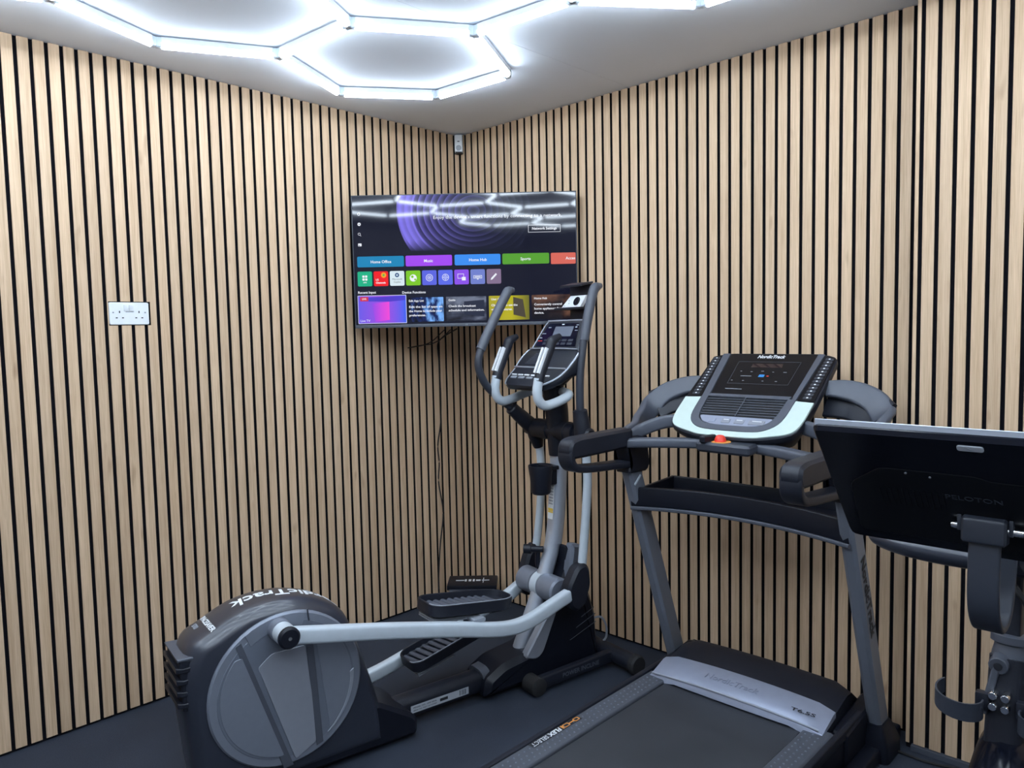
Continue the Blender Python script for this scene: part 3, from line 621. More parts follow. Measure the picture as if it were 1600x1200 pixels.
with B('upper_axle', M['black'], el) as bm: rod(bm, (-.006, .20, 1.036), (-.006, -.225, 1.036), [(0, .026), (.02, .033), (.15, .036), (.155, .043), (.40, .043), (.405, .038), (.44, .038), (.60, .038), (.605, .045), (.68, .045), (.685, .041), (.72, .041), (.725, .045), (.80, .045), (.805, .032), (.90, .032), (.905, .03), (.98, .03), (1, .022)], 28)
for lo, hi, r0 in (((-.004, -.180, .955), (-.008, -.180, 1.03), .022), ((.022, .158, .945), (.0, .158, 1.03), .022)):
    with B('lower_sleeve', M['black'], el) as bm: rod(bm, lo, hi, [(0, .021), (.1, .024), (.6, .034), (1, .036)], 18)
with B('upper_sleeve', M['black2'], el) as bm: rod(bm, (-.008, -.180, 1.02), (-.026, -.180, 1.14), [(0, .036), (.7, .033), (.75, .031), (.97, .030), (1, .024)], 18)
with B('upper_sleeve', M['black2'], el) as bm: rod(bm, (.0, .158, 1.03), (-.128, .158, 1.135), [(0, .036), (.7, .031), (.75, .029), (.97, .028), (1, .022)], 18)
def bar(pts, r, m, name, sc=None):
    with B(name, m, el) as bm: tube(bm, pts, r, 14, (0, 1, 0), sc)
bar([(-.024, -.180, 1.12), (-.025, -.180, 1.20), (-.020, -.180, 1.30), (-.003, -.180, 1.405), (.004, -.180, 1.43)], .0165, M['char'], 'moving_handle')
bar([(.001, -.180, 1.42), (.025, -.181, 1.52), (.050, -.181, 1.605), (.066, -.18, 1.632), (.098, -.178, 1.642)], .0205, M['char2'], 'handle_grip', lambda t: 1-.45*max(0, t-.8)/.2)
bar([(-.118, .158, 1.128), (-.19, .159, 1.18), (-.253, .16, 1.24), (-.284, .16, 1.30), (-.287, .16, 1.345), (-.272, .16, 1.395)], .0165, M['char'], 'moving_handle')
bar([(-.275, .16, 1.388), (-.235, .16, 1.46), (-.175, .16, 1.56), (-.142, .16, 1.612), (-.125, .16, 1.635), (-.098, .16, 1.640)], .0205, M['char2'], 'handle_grip', lambda t: 1-.45*max(0, t-.8)/.2)
for s in (-1, 1):
    with B('fixed_handle', M['arm'], el) as bm: tube(bm, [(.005, s*.03, 1.205), (-.025, s*.085, 1.205), (-.04, s*.128, 1.20), (-.075, s*.144, 1.188), (-.13, s*.145, 1.172), (-.178, s*.145, 1.166), (-.206, s*.145, 1.185), (-.216, s*.145, 1.222), (-.207, s*.145, 1.275)], .0195, 14, (.2, .3, 1))
    with B('pulse_grip', M['black2'], el) as bm: tube(bm, [(-.208, s*.145, 1.262), (-.195, s*.145, 1.30), (-.150, s*.145, 1.392), (-.136, s*.145, 1.420), (-.095, s*.145, 1.440)], .021, 14, (0, 1, 0), lambda t: 1-.45*max(0, t-.75)/.25)
    for off in (-.0105, .0105):
        with B('pulse_plate', M['white'], el) as bm: sweep(bm, [(-.204, s*.145+off, 1.290), (-.158, s*.145+off, 1.388)], [(a-.0145, b*1.0) for a, b in rrect(.016, .010, .003)], (0, 1, 0))
# console
secs = [(.064, 1.508, .085, .016), (.058, 1.503, .118, .030), (.045, 1.483, .132, .036), (.012, 1.425, .147, .040), (-.012, 1.383, .160, .044), (-.018, 1.380, .172, .054), (-.045, 1.355, .180, .068), (-.077, 1.322, .178, .066), (-.090, 1.307, .173, .05), (-.123, 1.282, .165, .044), (-.158, 1.262, .146, .040), (-.184, 1.248, .118, .034), (-.196, 1.241, .080, .018)]
def cdir(i):
    a, b = secs[max(0, i-1)], secs[min(len(secs)-1, i+1)]; d = V(b[0]-a[0], 0, b[1]-a[1]).normalized(); return d, V(d.z, 0, -d.x)
def ndir(i):
    d, n = cdir(i); return n if n.z > 0 else -n
with B('console', M['black2'], el, ang=40) as bm:
    rs = []
    for i, (x, z, w, th) in enumerate(secs):
        n = ndir(i); rs.append([V(x, 0, z)+V(0, 1, 0)*a+n*(b-th/2) for a, b in rrect(2*w, th, min(th*.45, .02))])
    rings(bm, rs)
def cpt(i, f, h=.0): # point on section i at fraction f of its half width
    n = ndir(i); x, z, w, th = secs[i]; return V(x, w*f, z)+n*h
with B('console_trim', M['silver'], el) as bm:
    for s in (-1, 1): tube(bm, [cpt(i, s*.985, -.006) for i in range(1, len(secs)-1)], .0042, 8, (0, 1, 0), smooth=3)
    tube(bm, [cpt(1, f, .0) for f in (-.98, -.5, 0, .5, .98)], .004, 8)
    tube(bm, [cpt(4, f, .003+.004*(1-f*f)) for f in (-.98, -.5, 0, .5, .98)], .0032, 8)
    tube(bm, [cpt(8, f, .002) for f in (-.98, -.5, 0, .5, .98)], .0042, 8)
    tube(bm, [cpt(11, f, -.008) for f in (-.95, -.5, 0, .5, .95)], .0042, 8)
def plane_fn(i, j):
    a, b = V(secs[i][0], 0, secs[i][1]), V(secs[j][0], 0, secs[j][1]); d = (b-a).normalized(); n = V(d.z, 0, -d.x)
    if n.z < 0: n = -n
    return a, d, n
a_, d_, n_ = plane_fn(1, 4)
UP = lambda u, v, h: a_+V(0, 1, 0)*u+d_*v+n_*h
with B('display_panel', M['gloss'], el) as bm: prism(bm, rpoly([(.100, .014), (-.100, .014), (-.135, .125), (.135, .125)], .01), -.002, .0022, UP, .0008)
with B('display', M['disc3'], el) as bm: prism(bm, rpoly([(.045, .030), (-.075, .030), (-.078, .078), (.042, .078)], .004), .001, .0034, UP, .0006)
for u, v, w, h, m in ((.082, .034, .018, .004, 'gprint'), (.105, .064, .026, .003, 'gprint'), (.115, .085, .018, .005, 'gprint'), (.112, .100, .03, .003, 'red'), (-.092, .034, .012, .006, 'gprint'), (-.10, .050, .018, .003, 'gprint'), (-.095, .024, .016, .003, 'gprint'), (.0, .02, .016, .004, 'print')):
    with B('console_marking', M[m], el) as bm: prism(bm, [(u-w/2, v-h/2), (u+w/2, v-h/2), (u+w/2, v+h/2), (u-w/2, v+h/2)], .002, .0030, UP)
for r_ in range(2):
    for k in range(5):
        with B('console_button', M['char'], el) as bm: prism(bm, rpoly([(.07-.04*k-.015, .092+.016*r_), (.07-.04*k+.015, .092+.016*r_), (.07-.04*k+.015, .103+.016*r_), (.07-.04*k-.015, .103+.016*r_)], .002), .001, .0040, UP, .0008)
a2, d2, n2 = plane_fn(6, 7)
MP = lambda u, v, h: a2+V(0, 1, 0)*u+d2*v+n2*h
for k in range(8):
    with B('speaker_slot', M['char2'], el) as bm: prism(bm, [(.01, -.014+.008*k), (.088+.004*k, -.014+.008*k), (.088+.004*k, -.011+.008*k), (.01, -.011+.008*k)], -.004, .0022, MP)
a3, d3, n3 = plane_fn(9, 11)
LP = lambda u, v, h: a3+V(0, 1, 0)*u+d3*v+n3*h
for k in range(6):
    with B('console_button', M['print'], el) as bm: prism(bm, rpoly([(.12-.044*k-.017, .005), (.12-.044*k+.017, .005), (.12-.044*k+.014, .013), (.12-.044*k-.017, .013)], .002), -.002, .0035, LP, .0008)
for k in range(4):
    with B('console_button', M['grey'], el) as bm: prism(bm, rpoly([(.105-.055*k-.022, .022), (.105-.055*k+.018, .022), (.105-.055*k+.014, .036), (.105-.055*k-.026, .036)], .003), -.002, .0040, LP, .001)
with B('console_back', M['black'], el) as bm: prism(bm, rpoly([(.085, 1.47), (.03, 1.36), (-.04, 1.285), (-.10, 1.25), (-.02, 1.215), (.06, 1.27), (.105, 1.45)], .02), -.06, .06, XZ, .01)
with B('tablet_holder', M['black2'], el) as bm:
    box(bm, (.150, .004, 1.585), (.010, .135, .155), None, .003)
    prism(bm, [(.085, 1.654), (.085, 1.646), (.155, 1.660), (.155, 1.668)], -.072, .070, XZ, .002)
    box(bm, (.105, -.002, 1.554), (.098, .155, .010), None, .003)
    box(bm, (.13, -.02, 1.525), (.04, .09, .055), None, .006)
with B('cup_holder', M['black'], el) as bm:
    rings(bm, [[V(-.092+r*math.cos(2*math.pi*k/24), r*math.sin(2*math.pi*k/24), z) for k in range(24)] for z, r in ((.775, .034), (.782, .041), (.85, .047), (.893, .053), (.898, .052), (.897, .046), (.85, .041), (.80, .037))])
    box(bm, (-.045, 0, .85), (.045, .05, .08), None, .006); box(bm, (-.05, 0, .885), (.05, .085, .018), None, .005)
with B('front_crossbar', M['black2'], el) as bm: cyl(bm, (.185, -.285, .052), (.185, .285, .052), .036, 22, .1)
for s in (-1, 1):
    with B('crossbar_cap', M['rubber'], el) as bm: rod(bm, (.185, s*.262, .050), (.185, s*.292, .050), [(0, .043), (.7, .043), (1, .036)], 20); cyl(bm, (.185, s*.25, .012), (.185, s*.28, .012), .012, 10)
    with B('incline_leg', M['black2'], el) as bm: sweep(bm, [(.185, s*.140, .052), (-.24, s*.140, .045)], rrect(.052, .034, .008), (0, 1, 0))
    with B('leg_foot', M['rubber'], el) as bm: cyl(bm, (-.245, s*.09, .037), (-.245, s*.165, .037), .037, 20, .2)
text('POWER INCLINE', .026, frame((-.02, -.1577, .049), (1, 0, 0), (0, 0, 1)), M['char2'], el, bold=.0004, width=.2)
with B('power_cord', M['grey'], el) as bm: tube(bm, [(.13, -.06, .20), (.17, -.075, .20), (.195, -.08, .16), (.20, -.078, .11), (.19, -.07, .085)], .005, 8)
# small white gadget on the holder
gd = thing('camera_gadget', 'small white slanted box with black round lens on elliptical trainer shelf', 'device', (0, 0, 0))
gd.matrix_world = el.matrix_basis if False else Matrix.Translation((-.40, -1.01, 0)) @ Matrix.Rotation(R(-10), 4, 'Z') @ Matrix.Translation((.098, .0, 1.5595))
GT = lambda a, b, d: (b*.42+d, a, b)
with B('case', M['white'], gd) as bm: prism(bm, rpoly([(.072, .0), (-.052, .0), (-.068, .05), (.034, .05)], .004), -.004, .018, GT, .002)
with B('lens', M['gloss'], gd) as bm:
    n = 24; rings(bm, [[V(*GT(-.021+r*math.cos(2*math.pi*k/n), .026+r*.95*math.sin(2*math.pi*k/n), -h)) for k in range(n)] for r, h in ((.019, .003), (.019, .007), (.014, .009), (.006, .0075))])
with B('button', M['grey'], gd) as bm:
    for a, b in ((.03, .03), (.026, .018), (.05, .008)): prism(bm, [(a+x, b+y) for x, y in rrect(.004, .004, .001)], -.0045, -.006, GT)
# ================================================================= TREADMILL  (x towards the right wall, y to its left)
tm = thing('treadmill', 'black folding treadmill with silver hood trim and pale mint console', 'treadmill', (0, -1.865, 0))
with B('deck_frame', M['black'], tm) as bm:
    for s in (-1, 1): sweep(bm, [(-1.99, s*.335, .085), (-.14, s*.335, .085)], rrect(.05, .11, .008), (0, 0, 1))
    for x in (-1.9, -1.1, -.3): box(bm, (x, 0, .075), (.06, .66, .05), None, .004)
with B('running_belt', M['belt'], tm) as bm: box(bm, (-1.22, 0, .146), (1.52, .510, .018), None, .006)
for x in (-1.95, -.44):
    with B('roller', M['char'], tm) as bm: cyl(bm, (x, -.262, .128), (x, .262, .128), .03, 18)
for s in (-1, 1):
    with B('side_rail', M['rail'], tm) as bm: prism(bm, rpoly([(s*.258, .158), (s*.262, .1635), (s*.338, .1635), (s*.352, .150), (s*.352, .128), (s*.258, .128)], .004), -1.97, -.47, YZ, .003)
    with B('end_cap', M['black'], tm) as bm: box(bm, (-1.985, s*.315, .10), (.06, .12, .12), None, .012)
    with B('rail_edge', M['black2'], tm) as bm: sweep(bm, [(-1.97, s*.356, .142), (-.12, s*.356, .150)], rrect(.020, .034, .004), (0, 0, 1))
    gb = bmesh.new()
    for i in range(58):
        for k in range(3):
            x, y = -1.90+.024*i+(.012 if k == 1 else 0), s*(.277+.021*k)
            bmesh.ops.create_cone(gb, cap_ends=True, segments=6, radius1=.0036, radius2=.0022, depth=.0022, matrix=Matrix.Translation((x, y, .1646)))
    o = obj('grip_studs', gb, M['disc3'], tm); o['kind'] = 'stuff'
    with B('wheel', M['rubber'], tm) as bm: cyl(bm, (-.10, s*.30, .04), (-.10, s*.335, .04), .04, 20)
with B('rail_sticker', M['dprint'], tm) as bm: prism(bm, [(-1.168, .312), (-.928, .312), (-.928, .338), (-1.168, .338)], .1633, .1642, XY)
FR = lambda x, y: frame((x, y, .1644), (-1, 0, 0), (0, -1, 0))
text('FLEX', .026, FR(-1.052, .325), M['print'], tm, bold=.0009, shear=.2, width=.060, ex=.0002); text('SELECT', .026, FR(-1.124, .325), M['print'], tm, shear=.2, width=.076, ex=.0002)
with B('sticker_emblem', M['orange'], tm) as bm:
    for cx, w in ((-.997, .030), (-.945, .026)):
        rings(bm, [[V(cx+a, .324+b, h) for a, b in rrect(w*k, .017*k, .005*k)] for k, h in ((1, .1640), (1, .1650), (.7, .1650), (.7, .1640))], closed=True)
    box(bm, (-.970, .324, .1645), (.026, .004, .001)); box(bm, (-1.016, .324, .1645), (.006, .018, .001))
# motor hood
HS = 13
with B('motor_hood', M['black2'], tm) as bm:
    rs = []
    for i in range(HS):
        f = i/(HS-1)*2-1; y = f*.318; bul = .012*(1-f*f); e = .0 if abs(f) < .95 else .022
        rs.append([V(-.45, y, .10), V(-.45, y, .185+bul-e), V(-.40, y, .206+bul-e), V(-.285, y, .232+bul*.7-e), V(-.245, y, .228+bul*.7-e), V(-.13, y, .12), V(-.11, y, .05), V(-.44, y, .05)])
    rings(bm, rs)
with B('hood_trim', M['hood'], tm) as bm:
    rs = []
    for i in range(HS):
        f = i/(HS-1)*2-1; y = f*.322; bul = .013*(1-f*f); w = -.006*(1-f*f)
        e = .012 if abs(f) > .99 else 0
        lo = .150 if abs(f) > .8 else .162
        rs.append([V(-.512+w, y, lo), V(-.508+w, y, .168+bul-e*.3), V(-.500+w, y, .178+bul-e), V(-.415, y, .207+bul-e), V(-.395, y, .208+bul-e), V(-.395, y, .19+bul-e), V(-.47, y, .165+bul*.7-e*.2), V(-.485, y, lo)])
    rings(bm, rs)
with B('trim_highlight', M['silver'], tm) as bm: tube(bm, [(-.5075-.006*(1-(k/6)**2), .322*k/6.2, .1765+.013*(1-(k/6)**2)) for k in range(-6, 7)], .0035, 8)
text('T6.5S', .018, frame((-.470, -.245, .2), (0, -1, 0), (.945, 0, .33)) @ Matrix.Translation((0, 0, .0005)), M['dprint'], tm, bold=.0003, width=.082)
text('NordicTrack', .034, frame((-.456, .02, .2095), (0, -1, 0), (.945, 0, .33)), M['tonal'], tm, width=.20, shear=.15)
for s in (-1, 1):
    with B('hood_side_box', M['black'], tm) as bm: prism(bm, rpoly([(-.43, .03), (-.43, .15), (-.16, .178), (-.11, .16), (-.09, .10), (-.09, .03)], .01), s*.318, s*.372, XZ, .008)
    with B('base_rail', M['black'], tm) as bm: sweep(bm, [(-.75, s*.395, .03), (-.06, s*.395, .03)], rrect(.05, .05, .008), (0, 0, 1))
    # uprights, leaning back towards the runner
    a, b = V(-.185, s*.392, .06), V(-.535, s*.392, .985); dd = (b-a).normalized()
    oct_ = [(.0385, .012), (.030, .0225), (-.030, .0225), (-.0385, .012), (-.0385, -.012), (-.030, -.0225), (.030, -.0225), (.0385, -.012)]
    with B('upright', M['upr'], tm, ang=20) as bm: sweep(bm, [a, b], oct_, (0, 1, 0))
    with B('upright_boot', M['black'], tm) as bm:
        c = V(-.188, s*.392, 0)
        rings(bm, [[c+V(x*k+dx, y*k2, z) for x, y in rrect(.15, .10, .02)] for z, k, k2, dx in ((0, 1.0, 1.0, .0), (.055, .97, .98, -.01), (.115, .66, .66, -.022), (.125, .60, .56, -.026))])
    # handle loop
    y = s*.388
    with B('handrail', M['black2'], tm) as bm:
        prism(bm, rpoly([(-.555, 1.100), (-.862, 1.100), (-.902, 1.092), (-.914, 1.060), (-.900, 1.030), (-.79, 1.029), (-.555, 1.030)], [.004, .03, .02, .015, .01, .012, .004]), y-.032, y+.032, XZ, .009)
    with B('grip_loop', M['black2'], tm) as bm:
        sweep(bm, cr([(-.890, y, 1.072), (-.897, y, 1.045), (-.893, y, 1.020), (-.872, y, .998), (-.83, y, .988), (-.75, y, .980), (-.60, y, .970), (-.47, y, .958)], 4), rrect(.026, .062, .008), (0, 1, 0))
    with B('handrail_mount', M['black'], tm) as bm: prism(bm, rpoly([(-.60, 1.07), (-.46, 1.07), (-.445, .955), (-.46, .930), (-.58, .935), (-.565, .97)], .01), y-.034, y+.034, XZ, .008)
    with B('console_arm', M['char2'], tm) as bm:
        sweep(bm, cr([(-.56, s*.388, 1.072), (-.50, s*.398, 1.080), (-.44, s*.425, 1.094), (-.37, s*.438, 1.116), (-.31, s*.432, 1.160), (-.270, s*.396, 1.205), (-.245, s*.335, 1.232), (-.235, s*.275, 1.243), (-.232, s*.225, 1.244)], 4), rrect(.030, .080, .010), (.5, 0, .86), sc=lambda t: .75+.3*math.sin(t*math.pi))
    with B('console_arm_liner', M['black2'], tm) as bm:
        sweep(bm, cr([(-.305, s*.424, 1.160), (-.275, s*.388, 1.180), (-.25, s*.34, 1.195), (-.23, s*.29, 1.202), (-.22, s*.22, 1.204)], 4), rrect(.018, .125, .007), (.5, 0, .86))
    with B('console_strut', M['char2'], tm) as bm:
        sweep(bm, cr([(-.58, s*.385, 1.055), (-.50, s*.372, 1.080), (-.45, s*.32, 1.108), (-.42, s*.26, 1.122), (-.38, s*.19, 1.128)], 4), rrect(.030, .048, .010), (0, 0, 1))
text('NordicTrack', .050, frame((-.392, -.4165, .605), (.354, 0, -.935), (.935, 0, .354)), M['dprint'], tm, bold=.0012, width=.30)
with B('upright_badge', M['arm'], tm) as bm: box(bm, (-.545+.035, .368, .90), (.05, .003, .008), Matrix.Rotation(R(-40), 4, 'Y'))
with B('crossbar', M['char2'], tm) as bm: sweep(bm, cr([(-.575, .385, 1.046), (-.53, .27, 1.052), (-.48, .13, 1.056), (-.462, 0, 1.057), (-.48, -.13, 1.056), (-.53, -.27, 1.052), (-.575, -.385, 1.046)], 4), rrect(.050, .034, .010), (0, 0, 1))
# console tray between the uprights
arc = [(-.505+.055*(1-(k/8)**2), .40*k/8, .0) for k in range(-8, 9)]
with B('tray_front', M['black'], tm) as bm: sweep(bm, [V(x, y, .832+.012*(1-(y/.4)**2)) for x, y, _ in arc], rrect(.016, .072, .005), (0, 0, 1))
with B('tray_lower_rail', M['char2'], tm) as bm: sweep(bm, [V(x-.004, y, .790+.010*(1-(y/.4)**2)) for x, y, _ in arc], rrect(.014, .014, .004), (0, 0, 1))
with B('tray_floor', M['black'], tm) as bm: rings(bm, [[V(x, y, .805), V(-.27, y*.93, .835), V(-.27, y*.93, .826), V(x, y, .796)] for x, y, _ in arc])
with B('tray_back', M['black2'], tm) as bm: sweep(bm, [V(-.27+.02*(1-(y/.4)**2), y*.93, .850) for x, y, _ in arc], rrect(.014, .06, .005), (0, 0, 1))
for s in (-1, 1):
    with B('tray_side', M['black'], tm) as bm: sweep(bm, [(-.50, s*.375, .835), (-.27, s*.365, .850)], rrect(.014, .06, .004), (0, 0, 1))
# console
cd = V(-.37, 0, -.257).normalized(); cn = V(cd.z, 0, -cd.x); C0 = V(-.12, .0, 1.357)
if cn.z < 0: cn = -cn
CF = lambda u, v, h: C0+V(0, 1, 0)*u+cd*v+cn*h
OUT = rpoly([(.190, -.006), (.262, .012), (.266, .27), (.255, .43), (.17, .462), (.10, .474), (-.06, .474), (-.13, .462), (-.215, .43), (-.226, .27), (-.222, .012), (-.150, -.006)], [.02, .05, .02, .06, .03, .02, .02, .03, .06, .02, .05, .02])
with B('console_body', M['black2'], tm) as bm:
    rings(bm, [[CF(a, b, h) for a, b in pp] for pp, h in ((poly_inset(OUT, .05), -.085), (poly_inset(OUT, .03), -.075), (poly_inset(OUT, .004), -.03), (OUT, -.02), (OUT, -.004), (poly_inset(OUT, .004), .0))])
def csl(name, pts, m, h0=-.002, h1=.003, r=.006, bev=.001):
    with B(name, M[m] if isinstance(m, str) else m, tm) as bm: prism(bm, rpoly(pts, r) if r else pts, h0, h1, CF, bev)
csl('display_panel', [(.190, .004), (-.148, .004), (-.142, .250), (.168, .250)], 'dull', r=.004)
for nm, q in (('button_strip', [(.258, .022), (.226, .010), (.199, .262), (.259, .268)]), ('button_strip', [(-.176, .010), (-.216, .024), (-.221, .268), (-.160, .262)])): csl(nm, q, 'dull', r=.006)
for q in ([(.222, .006), (.192, .004), (.169, .262), (.196, .266)], [(-.149, .004), (-.173, .006), (-.158, .266), (-.142, .262)]): csl('console_bar', q, 'char2', h1=.006, r=.003)
# pale U-shaped trim
inn = [(.197, .268), (.188, .375), (.150, .425), (.085, .440), (-.05, .440), (-.112, .425), (-.150, .375), (-.159, .268)]
outr = [(-.222, .272), (-.218, .38), (-.195, .43), (-.12, .456), (-.06, .467), (.10, .467), (.16, .456), (.232, .43), (.257, .38), (.262, .272)]
def smooth2(p): return [(q.x, q.y) for q in cr([(a, b, 0) for a, b in p], 4)]
csl('console_trim', smooth2(inn)+smooth2(outr), 'mint', h1=.005, r=0)
# grey surround of the vent and key panel
inn2 = [(.169, .262), (.160, .36), (.135, .40), (.085, .414), (-.05, .414), (-.098, .40), (-.122, .36), (-.132, .262)]
csl('console_surround', smooth2(inn2)+smooth2([(-.159, .268), (-.150, .375), (-.112, .425), (-.05, .440), (.085, .440), (.150, .425), (.188, .375), (.197, .268)]), 'char2', h1=.008, r=0)
csl('console_surround', [(.169, .249), (-.140, .249), (-.134, .266), (.169, .264)], 'char2', h1=.008, r=.003)
csl('vent_panel', [(.169, .262), (-.132, .262), (-.122, .366), (.160, .366)], 'dprint', h1=.001, r=0, bev=0)
for k in range(7):
    for u0, u1 in ((.166-.0012*k, .0235), (.0185, -.130+.0012*k)):
        with B('vent_louvre', M['char2'], tm) as bm: sweep(bm, [CF(u0, .276+.0135*k, .004), CF(u1, .276+.0135*k, .006)], rrect(.0030, .0030, .001, 1), (0, 0, 1))
with B('vent_rib', M['char2'], tm) as bm: sweep(bm, [CF(.021, .264, .006), CF(.021, .366, .006)], rrect(.004, .004, .001, 1), (0, 0, 1))
csl('key_panel', [(.158, .366), (-.120, .366), (-.100, .396), (-.05, .412), (.085, .412), (.135, .398)], 'hood', h1=.004, r=.012)
for u_, w in ((.045, .016), (-.005, .018), (-.068, .028)):
    csl('key', [(u_+w, .380), (u_-w, .380), (u_-w, .402), (u_+w, .402)], 'disc2', h0=.003, h1=.006, r=.003)
    csl('key_marking', [(u_+w*.6, .384), (u_-w*.6, .384), (u_-w*.6, .387), (u_+w*.6, .387)], 'print', h0=.005, h1=.0065, r=0, bev=0)
csl('key', [(.11, .380), (.085, .380), (.085, .402), (.11, .402)], 'hood', h0=.003, h1=.006, r=.003)
TF = lambda u, v, h=.0035: frame(CF(u, v, h), (0, -1, 0), -cd)
text('NordicTrack', .026, TF(.022, .022), M['print'], tm, bold=.0006, shear=.15, width=.105)
csl('readout', [(.077, .064), (-.040, .064), (-.043, .086), (.076, .086)], screen_mat('dim_readout', (.02, .012, .016)), h0=.002, h1=.0036, r=.002, bev=.0003)
for (a, b), (c_, d__) in (((.138, .052), (-.102, .052)), ((.130, .183), (-.100, .183)), ((.138, .052), (.130, .183)), ((-.102, .052), (-.100, .183))):
    with B('panel_outline', M['char2'], tm) as bm: sweep(bm, [CF(a, b, .0032), CF(c_, d__, .0032)], rrect(.0012, .0008, .0003, 1), cn)
for u_, v_, w in ((.105, .11, .006), (.063, .112, .008), (.022, .108, .010), (-.02, .112, .006), (-.064, .112, .012), (.12, .165, .006), (.075, .165, .007), (.0, .165, .006), (-.05, .165, .008), (.075, .138, .042), (.11, .214, .03), (.09, .2145, .06)):
    with B('panel_marking', M['gprint'], tm) as bm: prism(bm, [(u_+w/2, v_-.0012), (u_-w/2, v_-.0012), (u_-w/2, v_+.0012), (u_+w/2, v_+.0012)], .002, .0036, CF)
csl('lit_key', [(.026, .128), (.006, .128), (.005, .142), (.027, .142)], screen_mat('blue_lit_key', srgb('3a90e0')), h0=.002, h1=.0038, r=.002, bev=.0003)
with B('warning_light', M['red'], tm) as bm: prism(bm, [(-.004, .134), (-.012, .134), (-.012, .138), (-.004, .138)], .002, .0037, CF)
for s in range(2):
    for k in range(13):
        t = (k+.6)/13.4; v_ = .022+.24*t
        u_ = (.240-.012*t) if s == 0 else (-.197+.006*t)
        with B('speed_key', M['char'], tm) as bm: prism(bm, rrect_ := [(u_+a, v_+b) for a, b in rrect(.030, .013, .004, 2)], .002, .0048, CF, .001)
        with B('key_number', M['print'], tm) as bm: prism(bm, [(u_+a, v_+b) for a, b in ((-.003, -.0025), (.003, -.0025), (.003, .0025), (-.003, .0025))], .004, .0053, CF)
# safety key saddle below the console
with B('key_saddle', M['char'], tm) as bm: prism(bm, rpoly([(-.568, .095), (-.44, .10), (-.40, .02), (-.44, -.09), (-.575, -.11)], .02), 1.042, 1.076, XY, .008)
with B('safety_key', M['red'], tm) as bm: rod(bm, (-.532, .018, 1.074), (-.532, .018, 1.100), [(0, .020), (.5, .019), (.9, .013), (1, .008)], 18)
with B('key_surround', M['orange'], tm) as bm: prism(bm, rpoly([(-.560, .040), (-.505, .046), (-.50, .0), (-.52, -.018), (-.558, -.010)], .012), 1.075, 1.0785, XY, .001)
with B('key_clip', M['black'], tm) as bm: prism(bm, rpoly([(-.572, .075), (-.50, .066), (-.505, .046), (-.575, .052)], .004), 1.073, 1.097, XY, .004)
# ================================================================= EXERCISE BIKE  (rider faces -x)
BY = -2.775
bk = thing('exercise_bike', 'black spin bike with large tilted screen seen from behind at right edge', 'exercise bike', (0, BY, 0))
# screen
s0, s1 = V(-1.40, 0, 1.268), V(-1.187, 0, 1.014); sd = (s1-s0).normalized(); sn_ = V(sd.z, 0, -sd.x)
if sn_.x > 0: sn_ = -sn_
SL = (s1-s0).length
SF = lambda u, v, h: s0+V(0, 1, 0)*u+sd*v+sn_*h     # h outwards from the rear face
with B('screen_shell', M['gloss'], bk) as bm:
    o_ = rpoly([(-.266, 0), (.266, 0), (.266, SL), (-.266, SL)], [.012, .012, .022, .022])
    rings(bm, [[SF(a, b, h) for a, b in pp] for pp, h in ((poly_inset(o_, .004), -.028), (o_, -.024), (o_, -.008), (poly_inset(o_, .006), .0))])
with B('screen_glass', M['gloss'], bk) as bm: prism(bm, [(-.255, .012), (.255, .012), (.255, SL-.02), (-.255, SL-.02)], -.0275, -.030, SF)
with B('screen_edge', M['silver'], bk) as bm: sweep(bm, [SF(-.262, -.0015, -.015), SF(.262, -.0015, -.015)], rrect(.014, .003, .001, 1), (1, 0, 0))
with B('rear_cover', M['dull'], bk) as bm: prism(bm, rpoly([(-.235, .105), (-.02, .105), (.0, .095), (.16, .095), (.225, .150), (.235, .30), (-.235, .30)], .015), -.004, .0014, SF, .0008)
with B('emblem_plate', M['label'], bk) as bm: prism(bm, [(-.0+a, .022+b) for a, b in rrect(.040, .013, .004)], -.002, .0022, SF, .0008)
with B('emblem', M['gprint'], bk) as bm: prism(bm, [(-.007, .027), (-.001, .0215), (.008, .017), (.002, .0225)], .001, .0030, SF)
text('PELOTON', .017, frame(SF(.012, .158, .0018), (0, -1, 0), -sd), M['char'], bk, width=.090)
for k in range(12):
    with B('speaker_slit', M['dull'], bk) as bm: prism(bm, [(.06+.010*k, .15), (.065+.010*k, .15), (.065+.010*k, .20), (.06+.010*k, .20)], .0005, .0024, SF)
for u_, v_ in ((.075, .108), (.115, .103)):
    with B('cover_screw', M['grey'], bk) as bm: cyl(bm, SF(u_, v_, .0), SF(u_, v_, .003), .0022, 8)
# screen arm: broad J-shaped strip from the hinge down and back up to the stem
with B('screen_arm', M['char'], bk) as bm:
    pts = cr([(-1.262, 0, 1.085), (-1.268, 0, 1.02), (-1.268, 0, .96), (-1.254, 0, .920), (-1.218, 0, .888), (-1.170, 0, .892), (-1.14, 0, .925), (-1.125, 0, .98), (-1.115, 0, 1.02), (-1.11, 0, 1.03)], 5)
    sweep(bm, pts, rrect(.012, .052, .005), (0, 1, 0))
with B('screen_hinge', M['char'], bk) as bm:
    prism(bm, rpoly([(-1.246, 1.118), (-1.282, 1.108), (-1.282, 1.062), (-1.25, 1.06)], .006), -.036, .036, XZ, .004)
with B('hinge_axle', M['chrome'], bk) as bm: cyl(bm, (-1.262, -.062, 1.088), (-1.262, .055, 1.088), .0075, 14)
with B('hinge_axle_cap', M['black'], bk) as bm: cyl(bm, (-1.262, -.068, 1.088), (-1.262, -.060, 1.088), .011, 14)
for s in (-1, 1):
    with B('hinge_lug', M['char'], bk) as bm: box(bm, (-1.262, s*.041, 1.095), (.018, .007, .03), None, .002)
